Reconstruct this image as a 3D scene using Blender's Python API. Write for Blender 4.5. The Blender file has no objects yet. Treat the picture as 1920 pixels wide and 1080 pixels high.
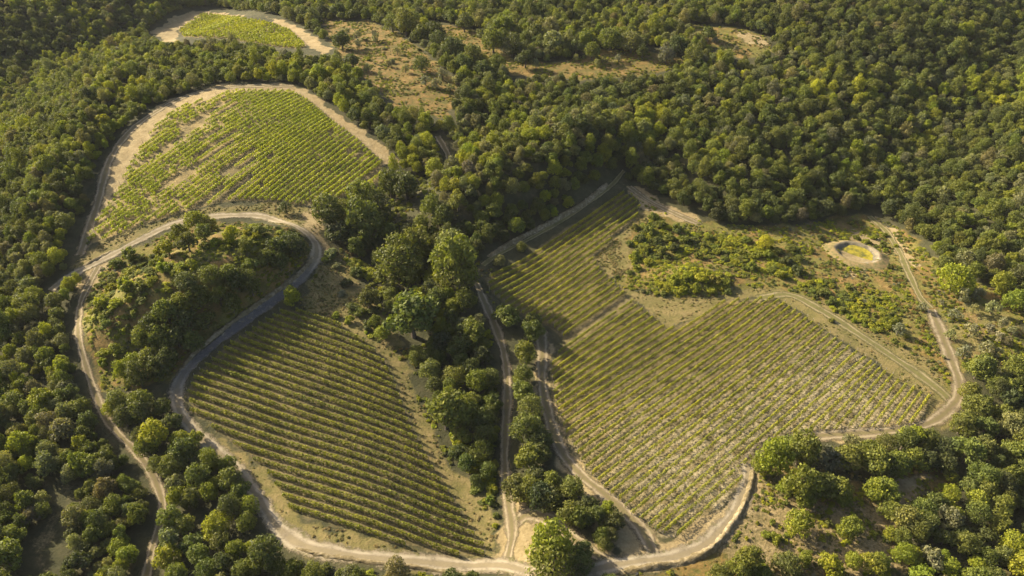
import bpy, math, random
import numpy as np
from mathutils import Vector, Matrix

random.seed(7)
rng = np.random.default_rng(11)
scene = bpy.context.scene
COL = scene.collection

# ------------------------------------------------------------------ camera
H = 130.0
PITCH = math.radians(38)
F = 1350.0                                   # focal length in photo pixels (1920 wide)
cam_data = bpy.data.cameras.new("camera")
cam_data.sensor_width = 36
cam_data.lens = F / 1920 * 36
cam_data.clip_start = 1
cam_data.clip_end = 8000
cam = bpy.data.objects.new("camera", cam_data)
cam.location = (0, 0, H)
cam.rotation_euler = (math.radians(90) - PITCH, 0, 0)
COL.objects.link(cam)
scene.camera = cam

# ------------------------------------------------------------------ light
SUN_EL = math.radians(27)
SUN_AZ = math.atan2(-0.86, 0.51)            # measured from +Y towards +X
world = bpy.data.worlds.new("World")
scene.world = world
world.use_nodes = True
nt = world.node_tree
nt.nodes.clear()
sky = nt.nodes.new("ShaderNodeTexSky")
sky.sky_type = 'NISHITA'
sky.sun_disc = False
sky.sun_elevation = SUN_EL
sky.sun_rotation = SUN_AZ
sky.altitude = 300
sky.dust_density = 4.0
sky.ozone_density = 0.4
sky.air_density = 0.8
bg = nt.nodes.new("ShaderNodeBackground")
bg.inputs[1].default_value = 0.085
wo = nt.nodes.new("ShaderNodeOutputWorld")
nt.links.new(sky.outputs[0], bg.inputs[0])
nt.links.new(bg.outputs[0], wo.inputs[0])
sd = bpy.data.lights.new("sun", 'SUN')
sd.energy = 5.0
sd.angle = math.radians(0.6)
sd.color = (1.0, 0.87, 0.635)
sun = bpy.data.objects.new("sun", sd)
sdir = Vector((math.sin(SUN_AZ) * math.cos(SUN_EL), math.cos(SUN_AZ) * math.cos(SUN_EL), math.sin(SUN_EL)))
sun.rotation_euler = sdir.to_track_quat('Z', 'Y').to_euler()
sun.location = sdir * 500
COL.objects.link(sun)
scene.view_settings.view_transform = 'Standard'
scene.view_settings.look = 'None'
scene.view_settings.exposure = 1.42
scene.view_settings.gamma = 1.0
scene.cycles.max_bounces = 6
scene.cycles.diffuse_bounces = 3
scene.cycles.transparent_max_bounces = 6

# ------------------------------------------------------------------ terrain height
HAZE = 0.00004
CP, SP = math.cos(PITCH), math.sin(PITCH)

def rays(px, py):
    u = (np.asarray(px, float) - 960) / F
    v = (np.asarray(py, float) - 540) / F
    d = np.stack([u, CP - v * SP, -SP - v * CP], -1)
    return d                                    # depth along the axis = t

def flat(px, py):
    d = rays(px, py)
    t = H / -d[..., 2]
    return d[..., :2] * t[..., None]

def seg_dist(P, A, B):
    """distance and signed side of points P (n,2) to polyline A..B"""
    P = np.asarray(P, float)
    best = np.full(len(P), 1e9)
    side = np.zeros(len(P))
    for a, b in zip(A, B):
        ab = b - a
        L2 = ab @ ab + 1e-9
        t = np.clip(((P - a) @ ab) / L2, 0, 1)
        q = a + t[:, None] * ab
        dv = P - q
        d = np.hypot(dv[:, 0], dv[:, 1])
        c = ab[0] * (P[:, 1] - a[1]) - ab[1] * (P[:, 0] - a[0])
        m = d < best
        best[m] = d[m]
        side[m] = np.sign(c[m])
    return best, side

def poly_flat(pts):
    p = np.array(pts, float)
    return flat(p[:, 0], p[:, 1])

LEFT_EDGE = poly_flat([(700, -60), (560, 30), (330, 110), (210, 290), (140, 470), (95, 620), (60, 800), (40, 1080), (30, 1250)])
GULLY_R = poly_flat([(1640, 400), (1740, 290), (1850, 180), (1990, 60)])
GULLY_C = poly_flat([(905, 960), (870, 800), (820, 640), (790, 520), (770, 430), (840, 380), (960, 330)])

BUMPS = []
def bump(px, py, sx, sy, amp, rot=0, power=1):
    c = flat(px, py)
    BUMPS.append((c[0], c[1], sx, sy, amp, math.radians(rot), power))
bump(450, 250, 62, 55, 11)
bump(392, 548, 27, 12, 10.5, 42, 2)
bump(985, 350, 38, 15, 13, 38, 2)
bump(862, 545, 9, 18, 5)
bump(1720, 40, 120, 110, 26)
bump(1000, 60, 90, 90, 8)
bump(200, 950, 40, 30, -4)
bump(1303, 525, 8.5, 4.2, 2.2, 5)

def zfun(P):
    P = np.asarray(P, float)
    sh = P.shape[:-1]
    P = P.reshape(-1, 2)
    x, y = P[:, 0], P[:, 1]
    z = np.zeros(len(P))
    for cx, cy, sx, sy, a, r, pw in BUMPS:
        dx, dy = x - cx, y - cy
        X = dx * math.cos(r) + dy * math.sin(r)
        Y = -dx * math.sin(r) + dy * math.cos(r)
        z += a * np.exp(-0.5 * ((X / sx) ** 2 + (Y / sy) ** 2) ** pw)
    d, s = seg_dist(P, LEFT_EDGE[:-1], LEFT_EDGE[1:])
    # the polyline runs from far to near: its left-hand side (west) has side < 0
    w = np.where(s < 0, np.clip(d - 10, 0, None), 0.0)
    z += 4.5 * np.where(s < 0, np.exp(-0.5 * ((d - 9) / 5.5) ** 2), 0) * np.clip((y - 165) / 30, 0, 1) * np.clip((325 - y) / 25, 0, 1)
    t = np.clip(w / 80, 0, 1)
    z -= 20 * t * t * (3 - 2 * t)
    up = np.clip(w - 95, 0, None)
    z += 55 * (1 - np.exp(-up / 130))
    for G, a, sg in ((GULLY_R, 9, 20), (GULLY_C, 3.5, 11)):
        d, s = seg_dist(P, G[:-1], G[1:])
        z -= a * np.exp(-0.5 * (d / sg) ** 2)
    z += 0.25 * np.sin(x / 9.3 + 1.2 * np.sin(y / 13)) * np.cos(y / 11.7) + 0.8 * np.sin(x / 31 + 0.4) * np.sin(y / 37)
    return z.reshape(sh)

def cast(px, py, lift=0.0):
    """world points where the photo pixels meet the terrain raised by lift"""
    d = rays(np.atleast_1d(px), np.atleast_1d(py))
    n = len(d)
    lift = np.broadcast_to(np.asarray(lift, float), (n,))
    lo = np.full(n, 60.0)
    hi = np.full(n, np.nan)
    t = 60.0
    step = 4.0
    while t < 1800:
        t2 = t + step
        p = d * t2
        g = H + p[:, 2] - zfun(p[:, :2]) - lift
        m = np.isnan(hi) & (g < 0)
        hi[m] = t2
        lo[m] = t
        if not np.isnan(hi).any():
            break
        t = t2
    hi = np.where(np.isnan(hi), 1800, hi)
    lo = np.where(hi == 1800, 1796, lo)
    for _ in range(18):
        mid = (lo + hi) / 2
        p = d * mid[:, None]
        g = H + p[:, 2] - zfun(p[:, :2]) - lift
        lo = np.where(g > 0, mid, lo)
        hi = np.where(g > 0, hi, mid)
    p = d * hi[:, None]
    p[:, 2] += H
    return p, hi

def project(P):
    P = np.asarray(P, float)
    q = P - np.array([0, 0, H])
    zc = q[:, 1] * CP - q[:, 2] * SP
    yu = q[:, 1] * SP + q[:, 2] * CP
    return 960 + F * q[:, 0] / zc, 540 - F * yu / zc, zc

def densify(pts, n=6, closed=False):
    pts = [np.array(p, float) for p in pts]
    if closed:
        pts = pts + [pts[0]]
    out = []
    for a, b in zip(pts[:-1], pts[1:]):
        for k in range(n):
            out.append(a + (b - a) * k / n)
    if not closed:
        out.append(pts[-1])
    return np.array(out)

def world_poly(pts):
    q = densify(pts, 4, True)
    return cast(q[:, 0], q[:, 1])[0][:, :2]

def inside(P, poly):
    P = np.asarray(P, float)
    x, y = P[:, 0], P[:, 1]
    c = np.zeros(len(P), bool)
    n = len(poly)
    j = n - 1
    for i in range(n):
        xi, yi = poly[i]
        xj, yj = poly[j]
        m = ((yi > y) != (yj > y))
        if m.any():
            with np.errstate(divide='ignore', invalid='ignore'):
                c ^= m & (x < (xj - xi) * (y - yi) / (yj - yi + 1e-12) + xi)
        j = i
    return c

def signed(P, poly):
    """positive inside"""
    d, _ = seg_dist(P, poly, np.roll(poly, -1, 0))
    return np.where(inside(P, poly), d, -d)

def smooth_path(P, step):
    """Catmull-Rom through P (n,k), resampled every step"""
    P = np.asarray(P, float)
    Q = np.vstack([2 * P[0] - P[1], P, 2 * P[-1] - P[-2]])
    out = []
    for i in range(1, len(Q) - 2):
        p0, p1, p2, p3 = Q[i - 1:i + 3]
        n = max(2, int(np.linalg.norm(p2 - p1) / step))
        for k in range(n):
            t = k / n
            out.append(0.5 * (2 * p1 + (p2 - p0) * t + (2 * p0 - 5 * p1 + 4 * p2 - p3) * t * t + (3 * p1 - p0 - 3 * p2 + p3) * t ** 3))
    out.append(Q[-2])
    return np.array(out)

# ------------------------------------------------------------------ node helpers
class NT:
    def __init__(self, name):
        self.m = bpy.data.materials.new(name)
        self.m.use_nodes = True
        self.t = self.m.node_tree
        self.t.nodes.clear()
        self.out = self.t.nodes.new("ShaderNodeOutputMaterial")
    def n(self, typ, **kw):
        nd = self.t.nodes.new(typ)
        for k, v in kw.items():
            if k.startswith('i_'):
                nd.inputs[k[2:].replace('_', ' ')].default_value = v
            else:
                setattr(nd, k, v)
        return nd
    def l(self, a, b):
        self.t.links.new(a, b)
    def attr(self, name, typ='GEOMETRY'):
        return self.n("ShaderNodeAttribute", attribute_name=name, attribute_type=typ)
    def pos(self):
        return self.n("ShaderNodeNewGeometry").outputs['Position']
    def noise(self, scale, detail=4, rough=0.6, vec=None, w=None):
        nd = self.n("ShaderNodeTexNoise")
        nd.inputs['Scale'].default_value = scale
        nd.inputs['Detail'].default_value = detail
        nd.inputs['Roughness'].default_value = rough
        self.l(vec if vec is not None else self.pos(), nd.inputs['Vector'])
        return nd.outputs['Fac']
    def ramp(self, fac, stops):
        nd = self.n("ShaderNodeValToRGB")
        e = nd.color_ramp.elements
        while len(e) < len(stops):
            e.new(0.5)
        for k, (p, c) in enumerate(stops):
            e[k].position = p
            e[k].color = (*c, 1) if len(c) == 3 else c
        self.l(fac, nd.inputs[0])
        return nd.outputs[0]
    def mix(self, fac, a, b, mode='MIX'):
        nd = self.n("ShaderNodeMix", data_type='RGBA', blend_type=mode)
        for sock, v in ((nd.inputs[0], fac), (nd.inputs[6], a), (nd.inputs[7], b)):
            if isinstance(v, (int, float)):
                sock.default_value = v
            elif isinstance(v, tuple):
                sock.default_value = (*v, 1)
            else:
                self.l(v, sock)
        return nd.outputs[2]
    def math(self, op, a, b=0.0, c=None, clamp=False):
        nd = self.n("ShaderNodeMath", operation=op, use_clamp=clamp)
        for k, v in enumerate((a, b, c)):
            if v is None:
                continue
            if isinstance(v, (int, float)):
                nd.inputs[k].default_value = v
            else:
                self.l(v, nd.inputs[k])
        return nd.outputs[0]
    def step(self, v, lo, hi):
        nd = self.n("ShaderNodeMapRange", interpolation_type='SMOOTHSTEP')
        self.l(v, nd.inputs[0])
        nd.inputs[1].default_value = lo
        nd.inputs[2].default_value = hi
        return nd.outputs[0]
    def finish(self, color, rough=0.95, bump=None, bump_d=0.3, strength=0.6):
        b = self.n("ShaderNodeBsdfPrincipled")
        b.inputs['Roughness'].default_value = rough
        b.inputs['Specular IOR Level'].default_value = 0.15
        if isinstance(color, tuple):
            b.inputs['Base Color'].default_value = (*color, 1)
        else:
            self.l(color, b.inputs['Base Color'])
        if bump is not None:
            bn = self.n("ShaderNodeBump")
            bn.inputs['Distance'].default_value = bump_d
            bn.inputs['Strength'].default_value = strength
            self.l(bump, bn.inputs['Height'])
            self.l(bn.outputs[0], b.inputs['Normal'])
        self.l(b.outputs[0], self.out.inputs[0])
        return self.m

def foliage_material(name, source):
    """leaf material; source: 'object' = colour of the object, 'instancer' = attribute tint"""
    t = NT(name)
    if source == 'object':
        col = t.n("ShaderNodeObjectInfo").outputs['Color']
    else:
        col = t.attr('tint', 'INSTANCER').outputs['Color']
    lr = t.attr('leaf').outputs['Fac']
    big = t.noise(0.55, 2, 0.5)
    hue = t.math('ADD', t.math('MULTIPLY', lr, 0.55), t.math('MULTIPLY', big, 0.75))
    val = t.ramp(hue, [(0.25, (0.55, 0.6, 0.6)), (0.6, (1.0, 1.0, 1.0)), (0.95, (1.55, 1.42, 1.05))])
    c = t.mix(1.0, col, val, 'MULTIPLY')
    b = t.n("ShaderNodeBsdfPrincipled")
    b.inputs['Roughness'].default_value = 0.62
    b.inputs['Specular IOR Level'].default_value = 0.22
    t.l(c, b.inputs['Base Color'])
    tr = t.n("ShaderNodeBsdfTranslucent")
    c2 = t.mix(1.0, c, (1.25, 1.3, 0.45), 'MULTIPLY')
    t.l(c2, tr.inputs['Color'])
    ms = t.n("ShaderNodeMixShader")
    ms.inputs[0].default_value = 0.33
    t.l(b.outputs[0], ms.inputs[1])
    t.l(tr.outputs[0], ms.inputs[2])
    t.l(ms.outputs[0], t.out.inputs[0])
    return t.m

MAT_LEAF = foliage_material("leaves", 'object')
MAT_LEAF_FAR = foliage_material("far_leaves", 'instancer')
t = NT("bark")
MAT_BARK = t.finish(t.ramp(t.noise(3.0, 5), [(0.3, (0.07, 0.055, 0.04)), (0.7, (0.17, 0.14, 0.11))]), 0.9)
t = NT("weathered_wood")
MAT_POST = t.finish(t.ramp(t.noise(2.0, 5), [(0.3, (0.2, 0.17, 0.13)), (0.7, (0.34, 0.3, 0.24))]), 0.9)

# ------------------------------------------------------------------ mesh helpers
def mesh_faces(name, V, k, leaf=None, mats=(), midx=None):
    """mesh of separate k-gons, V (n,k,3)"""
    n = len(V)
    me = bpy.data.meshes.new(name)
    me.vertices.add(n * k)
    me.vertices.foreach_set('co', np.ascontiguousarray(V, dtype=np.float32).ravel())
    me.loops.add(n * k)
    me.loops.foreach_set('vertex_index', np.arange(n * k, dtype=np.int32))
    me.polygons.add(n)
    me.polygons.foreach_set('loop_start', np.arange(0, n * k, k, dtype=np.int32))
    if leaf is not None:
        a = me.attributes.new('leaf', 'FLOAT', 'FACE')
        a.data.foreach_set('value', np.ascontiguousarray(leaf, dtype=np.float32))
    for m in mats:
        me.materials.append(m)
    if midx is not None:
        me.polygons.foreach_set('material_index', np.ascontiguousarray(midx, dtype=np.int32))
    me.update(calc_edges=True)
    return me

def mesh_grid(name, co, nu, nv, mats=(), wrap=False):
    """grid mesh; co (nu*nv,3) with index i*nv+j"""
    i = np.arange(nu - 1)[:, None]
    j = np.arange(nv - 1)[None, :]
    a = (i * nv + j).ravel()
    faces = np.stack([a, a + nv, a + nv + 1, a + 1], -1)
    me = bpy.data.meshes.new(name)
    me.vertices.add(len(co))
    me.vertices.foreach_set('co', np.ascontiguousarray(co, dtype=np.float32).ravel())
    me.loops.add(faces.size)
    me.loops.foreach_set('vertex_index', faces.astype(np.int32).ravel())
    me.polygons.add(len(faces))
    me.polygons.foreach_set('loop_start', np.arange(0, faces.size, 4, dtype=np.int32))
    me.polygons.foreach_set('use_smooth', np.ones(len(faces), dtype=bool))
    for m in mats:
        me.materials.append(m)
    me.update(calc_edges=True)
    return me

def link(name, me, parent=None, loc=None):
    o = bpy.data.objects.new(name, me)
    COL.objects.link(o)
    if parent is not None:
        o.parent = parent
    if loc is not None:
        o.location = loc
    return o

def tag(o, label=None, cat=None, group=None, kind=None):
    if label: o['label'] = label
    if cat: o['category'] = cat
    if group: o['group'] = group
    if kind: o['kind'] = kind
    return o

def tubes(chains, sides=7):
    """joined tapered tubes; chains = list of [(x,y,z,r), ...]"""
    verts, faces = [], []
    for ch in chains:
        base = len(verts)
        ch = [np.array(c, float) for c in ch]
        for k, c in enumerate(ch):
            d = (ch[min(k + 1, len(ch) - 1)] - ch[max(k - 1, 0)])[:3]
            d = d / (np.linalg.norm(d) + 1e-9)
            ref = np.array([1, 0, 0]) if abs(d[0]) < 0.8 else np.array([0, 1, 0])
            e1 = np.cross(d, ref); e1 /= np.linalg.norm(e1)
            e2 = np.cross(d, e1)
            for s in range(sides):
                a = 2 * math.pi * s / sides
                verts.append(c[:3] + c[3] * (math.cos(a) * e1 + math.sin(a) * e2))
        for k in range(len(ch) - 1):
            for s in range(sides):
                s2 = (s + 1) % sides
                faces.append((base + k * sides + s, base + k * sides + s2, base + (k + 1) * sides + s2, base + (k + 1) * sides + s))
        faces.append(tuple(base + (len(ch) - 1) * sides + s for s in range(sides)))
    me = bpy.data.meshes.new("tube")
    me.from_pydata([tuple(v) for v in verts], [], faces)
    return me

def leaf_faces(C, N, size, spread=0.55, aspect=1.3):
    """quads at C facing about N"""
    n = len(C)
    Nn = N + spread * rng.normal(size=(n, 3))
    Nn /= np.linalg.norm(Nn, axis=1)[:, None] + 1e-9
    r = rng.normal(size=(n, 3))
    e1 = np.cross(Nn, r); e1 /= np.linalg.norm(e1, axis=1)[:, None] + 1e-9
    e2 = np.cross(Nn, e1)
    s = (size * rng.uniform(0.6, 1.35, n))[:, None] * 0.5
    k1 = rng.uniform(0.45, 1.0, (n, 1)); k2 = rng.uniform(0.45, 1.0, (n, 1))
    return np.stack([C - e1 * s * aspect - e2 * s * 0.2, C - e2 * s * k1 + e1 * s * 0.2,
                     C + e1 * s * aspect + e2 * s * 0.15, C + e2 * s * k2 - e1 * s * 0.2], 1)

def crown_mesh(name, nl, height, per, leaf, droop=0.0, spreadout=0.34, ragged=1.0):
    """crown about one unit wide, standing on z = 0"""
    L = []
    tries = 0
    while len(L) < nl and tries < 4000:
        tries += 1
        a = rng.uniform(0, 2 * math.pi)
        h = rng.uniform(0.0, 1.0)
        rad = spreadout * math.sqrt(max(0.02, 1 - (h * 0.95) ** 2.2)) * rng.uniform(0.55, 1.12)
        if rng.random() < 0.2:
            rad *= 0.4
        r = rng.uniform(0.10, 0.19) * (1.1 - 0.25 * h)
        z = r * 0.8 + h * (height - r * 1.7)
        c = np.array([rad * math.cos(a), rad * math.sin(a), z])
        if all(np.linalg.norm(c - q[:3]) > 0.52 * (r + q[3]) for q in L):
            L.append((*c, r))
    L = np.array(L)
    VV, LF = [], []
    for k, (x, y, z, r) in enumerate(L):
        m = int(per * (r / 0.15) ** 2)
        N = rng.normal(size=(m, 3))
        N[:, 2] += 0.15
        N /= np.linalg.norm(N, axis=1)[:, None]
        rr = r * rng.uniform(0.72, 1.08, m) * (1 + 0.14 * ragged * np.sin(5 * N[:, 0] + k) * np.cos(6 * N[:, 1] + 2 * k))
        C = np.array([x, y, z]) + N * rr[:, None] * np.array([1, 1, 0.88])
        D = np.linalg.norm(C[:, None, :] - L[None, :, :3], axis=2) / L[None, :, 3]
        D[:, k] = 9
        keep = (D.min(1) > 0.78) & (C[:, 2] > 0.01)
        C, N = C[keep], N[keep]
        # stray sprays reaching past the lobe
        VV.append(leaf_faces(C, N, leaf))
        LF.append(np.clip(0.5 + 0.22 * rng.normal(size=len(C)) + 0.12 * rng.normal(), 0, 1))
        ms = m // 9
        N2 = rng.normal(size=(ms, 3)); N2[:, 2] = np.abs(N2[:, 2]); N2 /= np.linalg.norm(N2, axis=1)[:, None]
        C2 = np.array([x, y, z]) + N2 * (r * rng.uniform(1.05, 1.35, ms))[:, None]
        VV.append(leaf_faces(C2, N2, leaf * 0.85, 1.0))
        LF.append(rng.uniform(0.35, 0.95, len(C2)))
    V = np.concatenate(VV); LFv = np.concatenate(LF)
    return mesh_faces(name, V, 4, LFv, (MAT_LEAF,))

CROWNS = [crown_mesh("oak_crown", nl, h, per, lf) for nl, h, per, lf in
          ((26, 0.78, 120, 0.058), (30, 0.72, 120, 0.056), (22, 0.86, 130, 0.060), (34, 0.80, 110, 0.054),
           (24, 0.70, 125, 0.060), (28, 0.90, 118, 0.056), (20, 0.74, 135, 0.062), (38, 1.1, 105, 0.052), (16, 0.62, 120, 0.066), (44, 0.76, 90, 0.05))]
BUSHES = [crown_mesh("bush_crown", nl, h, per, lf, spreadout=0.36) for nl, h, per, lf in
          ((14, 0.62, 75, 0.095), (18, 0.55, 70, 0.09), (12, 0.72, 80, 0.10))]
OLIVES = [crown_mesh("olive_crown", nl, h, per, lf, ragged=2.0) for nl, h, per, lf in
          ((15, 0.72, 58, 0.075), (13, 0.78, 60, 0.08))]

def trunk_mesh(k):
    r = random.Random(k)
    ch = [[(0, 0, -0.15, 0.055), (0.01, 0, 0.1, 0.04), (0.02, 0.01, 0.28, 0.033), (0.03, 0.0, 0.5, 0.02), (0.02, 0.02, 0.72, 0.008)]]
    for i in range(5):
        a = 2 * math.pi * i / 5 + r.uniform(-.3, .3)
        z0 = r.uniform(0.2, 0.4)
        ch.append([(0.02, 0.005, z0, 0.022), (0.12 * math.cos(a), 0.12 * math.sin(a), z0 + 0.13, 0.014), (0.28 * math.cos(a), 0.28 * math.sin(a), z0 + 0.27, 0.005)])
    me = tubes(ch)
    me.materials.append(MAT_BARK)
    return me
TRUNKS = [trunk_mesh(k) for k in range(3)]

# ------------------------------------------------------------------ layout traced from the photograph (pixels of the 1920 x 1080 picture)
ROAD = [(95, 545), (125, 522), (165, 500), (210, 478), (260, 451), (320, 423), (380, 409), (440, 404), (500, 408), (545, 420), (580, 442),
        (594, 465), (588, 492), (568, 519), (540, 545), (500, 573), (455, 606), (410, 640), (370, 674), (342, 704), (331, 735), (336, 768),
        (357, 800), (388, 830), (424, 864), (458, 900), (488, 940), (512, 978), (540, 1006), (580, 1026), (650, 1040), (720, 1048),
        (800, 1055), (870, 1061), (940, 1060), (1000, 1074), (1080, 1074), (1150, 1060), (1200, 1052), (1270, 1043), (1330, 1016), (1374, 966),
        (1398, 912), (1404, 868)]
TRACK_W = [(184, 500), (168, 530), (150, 572), (146, 612), (154, 660), (165, 700), (180, 742), (198, 783), (225, 817), (256, 848), (281, 882),
           (298, 918), (305, 952), (298, 990), (285, 1030), (272, 1090)]
TRACK_C = [(893, 530), (908, 565), (928, 610), (943, 655), (950, 700), (951, 750), (948, 800), (946, 850), (948, 900), (954, 950), (960, 1000), (950, 1055)]
TRACK_V = [(1014, 618), (1017, 660), (1016, 710), (1024, 760), (1038, 810), (1058, 855), (1092, 893), (1128, 922), (1165, 955), (1205, 995), (1225, 1040)]
TRACK_J = [(962, 985), (990, 965), (1030, 975), (1060, 1000), (1100, 1030), (1150, 1056)]
TRACK_U = [(150, 478), (165, 436), (182, 385), (194, 335), (212, 288), (245, 245), (292, 210), (345, 182), (405, 166), (475, 161), (550, 162)]
TRACK_N = [(905, 497), (945, 471), (1000, 444), (1060, 410), (1110, 375), (1148, 346), (1170, 320)]
TRACK_S = [(820, 255), (832, 275), (842, 300), (842, 325)]
TRACK_E1 = [(1404, 868), (1420, 842), (1450, 826), (1500, 820), (1560, 815), (1620, 812), (1680, 806), (1735, 796), (1775, 772), (1798, 740), (1797, 712),
            (1785, 680), (1772, 645), (1758, 610), (1745, 580)]
TRACK_E2 = [(1744, 578), (1722, 552), (1700, 505), (1685, 470), (1662, 435), (1630, 405)]
TRACK_G = [(1420, 560), (1480, 553), (1540, 582), (1600, 620), (1660, 660), (1720, 700), (1765, 735), (1785, 755)]
TRACK_M = [(1180, 350), (1215, 375), (1260, 398), (1310, 420)]

VL = [(533, 579), (590, 592), (640, 612), (690, 645), (722, 680), (742, 720), (764, 780), (785, 830), (815, 880), (845, 930), (875, 980), (915, 1035),
      (905, 1048), (850, 1042), (742, 1019), (640, 988), (544, 957), (505, 890), (460, 850), (395, 800), (358, 775), (352, 735), (372, 700), (420, 655), (470, 622)]
VR = [(1168, 360), (1208, 392), (1165, 432), (1112, 482), (1135, 518), (1168, 548), (1205, 582), (1253, 620), (1285, 606), (1330, 580), (1368, 562),
      (1405, 564), (1447, 556), (1500, 590), (1560, 632), (1620, 672), (1690, 718), (1748, 746), (1712, 797), (1640, 803), (1560, 808), (1480, 815),
      (1436, 826), (1412, 850), (1385, 910), (1355, 950), (1310, 988), (1270, 1010), (1230, 1000), (1180, 962), (1135, 922), (1108, 895), (1080, 855),
      (1052, 800), (1036, 740), (1032, 685), (1060, 640), (1030, 612), (980, 592), (945, 572), (918, 548), (912, 525)]
VU = [(160, 462), (178, 420), (205, 385), (238, 322), (268, 270), (292, 238), (330, 205), (400, 182), (440, 170), (550, 172), (582, 192), (622, 226),
      (662, 256), (700, 290), (722, 308), (712, 345), (640, 372), (585, 386), (540, 384), (520, 378), (440, 376), (380, 388), (330, 402), (280, 418), (220, 442)]
VT = [(335, 58), (380, 26), (440, 33), (500, 42), (545, 58), (575, 86), (560, 92), (500, 86), (420, 72), (345, 70)]

# cover of the ground: (kind, polygon); later ones lie over earlier ones
COVER = [
    ('dry', [(1175, 345), (1260, 392), (1330, 420), (1430, 425), (1530, 418), (1615, 398), (1670, 420), (1720, 452), (1790, 520), (1860, 540), (1925, 590), (1925, 690),
             (1850, 690), (1815, 690), (1820, 745), (1790, 780), (1700, 700), (1560, 600), (1450, 545), (1330, 560), (1250, 600), (1160, 545), (1110, 480), (1200, 400)]),
    ('dry', [(1405, 870), (1470, 860), (1520, 900), (1640, 900), (1760, 850), (1790, 900), (1740, 930), (1690, 1000), (1700, 1095), (1560, 1095), (1300, 1095), (1180, 1080), (1340, 1030), (1395, 940)]),
    ('dry', [(600, 40), (690, 40), (740, 60), (800, 100), (860, 165), (840, 225), (740, 200), (690, 150), (640, 110)]),
    ('dry', [(800, 40), (900, 60), (960, 110), (1040, 120), (1120, 95), (1200, 95), (1290, 112), (1250, 135), (1100, 150), (960, 140), (860, 90)]),
    ('dry', [(1290, 45), (1370, 50), (1445, 72), (1445, 98), (1400, 112), (1330, 85)]),
    ('dry', [(140, 560), (190, 500), (330, 430), (440, 415), (560, 430), (585, 470), (520, 545), (400, 635), (330, 710), (200, 740), (165, 660)]),
    ('soil:0.5', [(1412, 875), (1470, 880), (1500, 950), (1560, 940), (1640, 900), (1690, 880), (1740, 930), (1690, 1000), (1700, 1095), (1500, 1095), (1330, 1050), (1398, 940)]),
    ('soil:0.40', [(1745, 570), (1800, 560), (1925, 600), (1925, 690), (1800, 680)]),
    ('grass', [(600, 500), (640, 470), (700, 560), (760, 650), (740, 660), (660, 610), (560, 575)]),
    ('grass', [(135, 495), (200, 445), (330, 400), (520, 375), (600, 395), (605, 470), (560, 430), (440, 400), (320, 418), (210, 474), (150, 510)]),
    ('grass', [(1105, 480), (1160, 535), (1230, 555), (1330, 555), (1450, 535), (1530, 565), (1640, 620), (1740, 680), (1800, 745), (1790, 790), (1740, 800), (1700, 720),
               (1560, 630), (1447, 553), (1340, 575), (1255, 625), (1160, 548)]),
    ('grass', [(560, 570), (640, 598), (730, 650), (765, 700), (800, 780), (835, 850), (880, 910), (935, 985), (940, 1040), (900, 1045), (840, 930), (780, 830), (738, 715), (690, 648), (590, 592)]),
    ('vine', VT), ('vine', VL), ('vine', VR), ('vine', VU),
    ('grass', [(1200, 392), (1160, 436), (1110, 485), (1140, 520), (1190, 520), (1180, 440), (1230, 405)]),
    ('soil', [(1165, 350), (1190, 350), (1320, 415), (1300, 425), (1215, 395)]),
    ('soil', [(950, 935), (1000, 950), (1060, 990), (1130, 1040), (1180, 1050), (1170, 1075), (1000, 1085), (930, 1075), (870, 1066), (940, 1035)]),
    ('soil', [(1010, 610), (1035, 620), (1030, 700), (1040, 780), (1070, 850), (1120, 905), (1180, 960), (1235, 1005), (1290, 1010), (1290, 1050), (1180, 1060),
              (1120, 980), (1060, 890), (1020, 790), (1005, 700)]),
    ('grass', [(450, 840), (505, 890), (545, 960), (640, 992), (742, 1023), (850, 1046), (930, 1050), (930, 1068), (750, 1062), (560, 1030), (490, 970), (430, 870), (380, 800)]),
    ('soil', [(1270, 1012), (1355, 955), (1390, 905), (1412, 848), (1445, 822), (1640, 800), (1715, 795), (1740, 798), (1640, 818), (1500, 826), (1425, 845), (1412, 910), (1385, 970), (1335, 1025), (1270, 1052), (1200, 1060)]),
    ('soil', [(545, 160), (570, 165), (620, 205), (680, 245), (750, 302), (725, 312), (690, 290), (620, 232), (580, 195), (540, 178)]),
    ('soil', [(145, 480), (165, 430), (195, 330), (230, 250), (320, 185), (420, 158), (545, 158), (545, 172), (440, 172), (330, 212), (270, 270), (215, 370), (165, 465)]),
    ('soil', [(280, 62), (330, 30), (380, 20), (460, 30), (440, 36), (380, 28), (335, 55), (330, 85)]),
    ('soil', [(500, 30), (560, 50), (620, 92), (610, 102), (580, 90), (540, 62)]),
    ('soil', [(170, 500), (195, 490), (188, 530), (150, 575), (140, 560)]),
    ('soil:0.45', [(115, 900), (132, 930), (118, 985), (80, 1085), (52, 1085), (66, 1010), (102, 960)]),
    ('soil', [(562, 400), (590, 385), (605, 400), (612, 470), (598, 500), (585, 440)]),
    ('soil', [(1370, 55), (1440, 75), (1440, 90), (1400, 80)]),
    ('soil', [(1630, 890), (1690, 900), (1760, 895), (1700, 935), (1650, 950)]),
    ('soil', [(1570, 450), (1600, 432), (1640, 440), (1665, 480), (1640, 510), (1600, 515), (1570, 490)]),
    ('soil', [(1630, 400), (1680, 430), (1720, 500), (1700, 500), (1665, 445)]),
]
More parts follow.
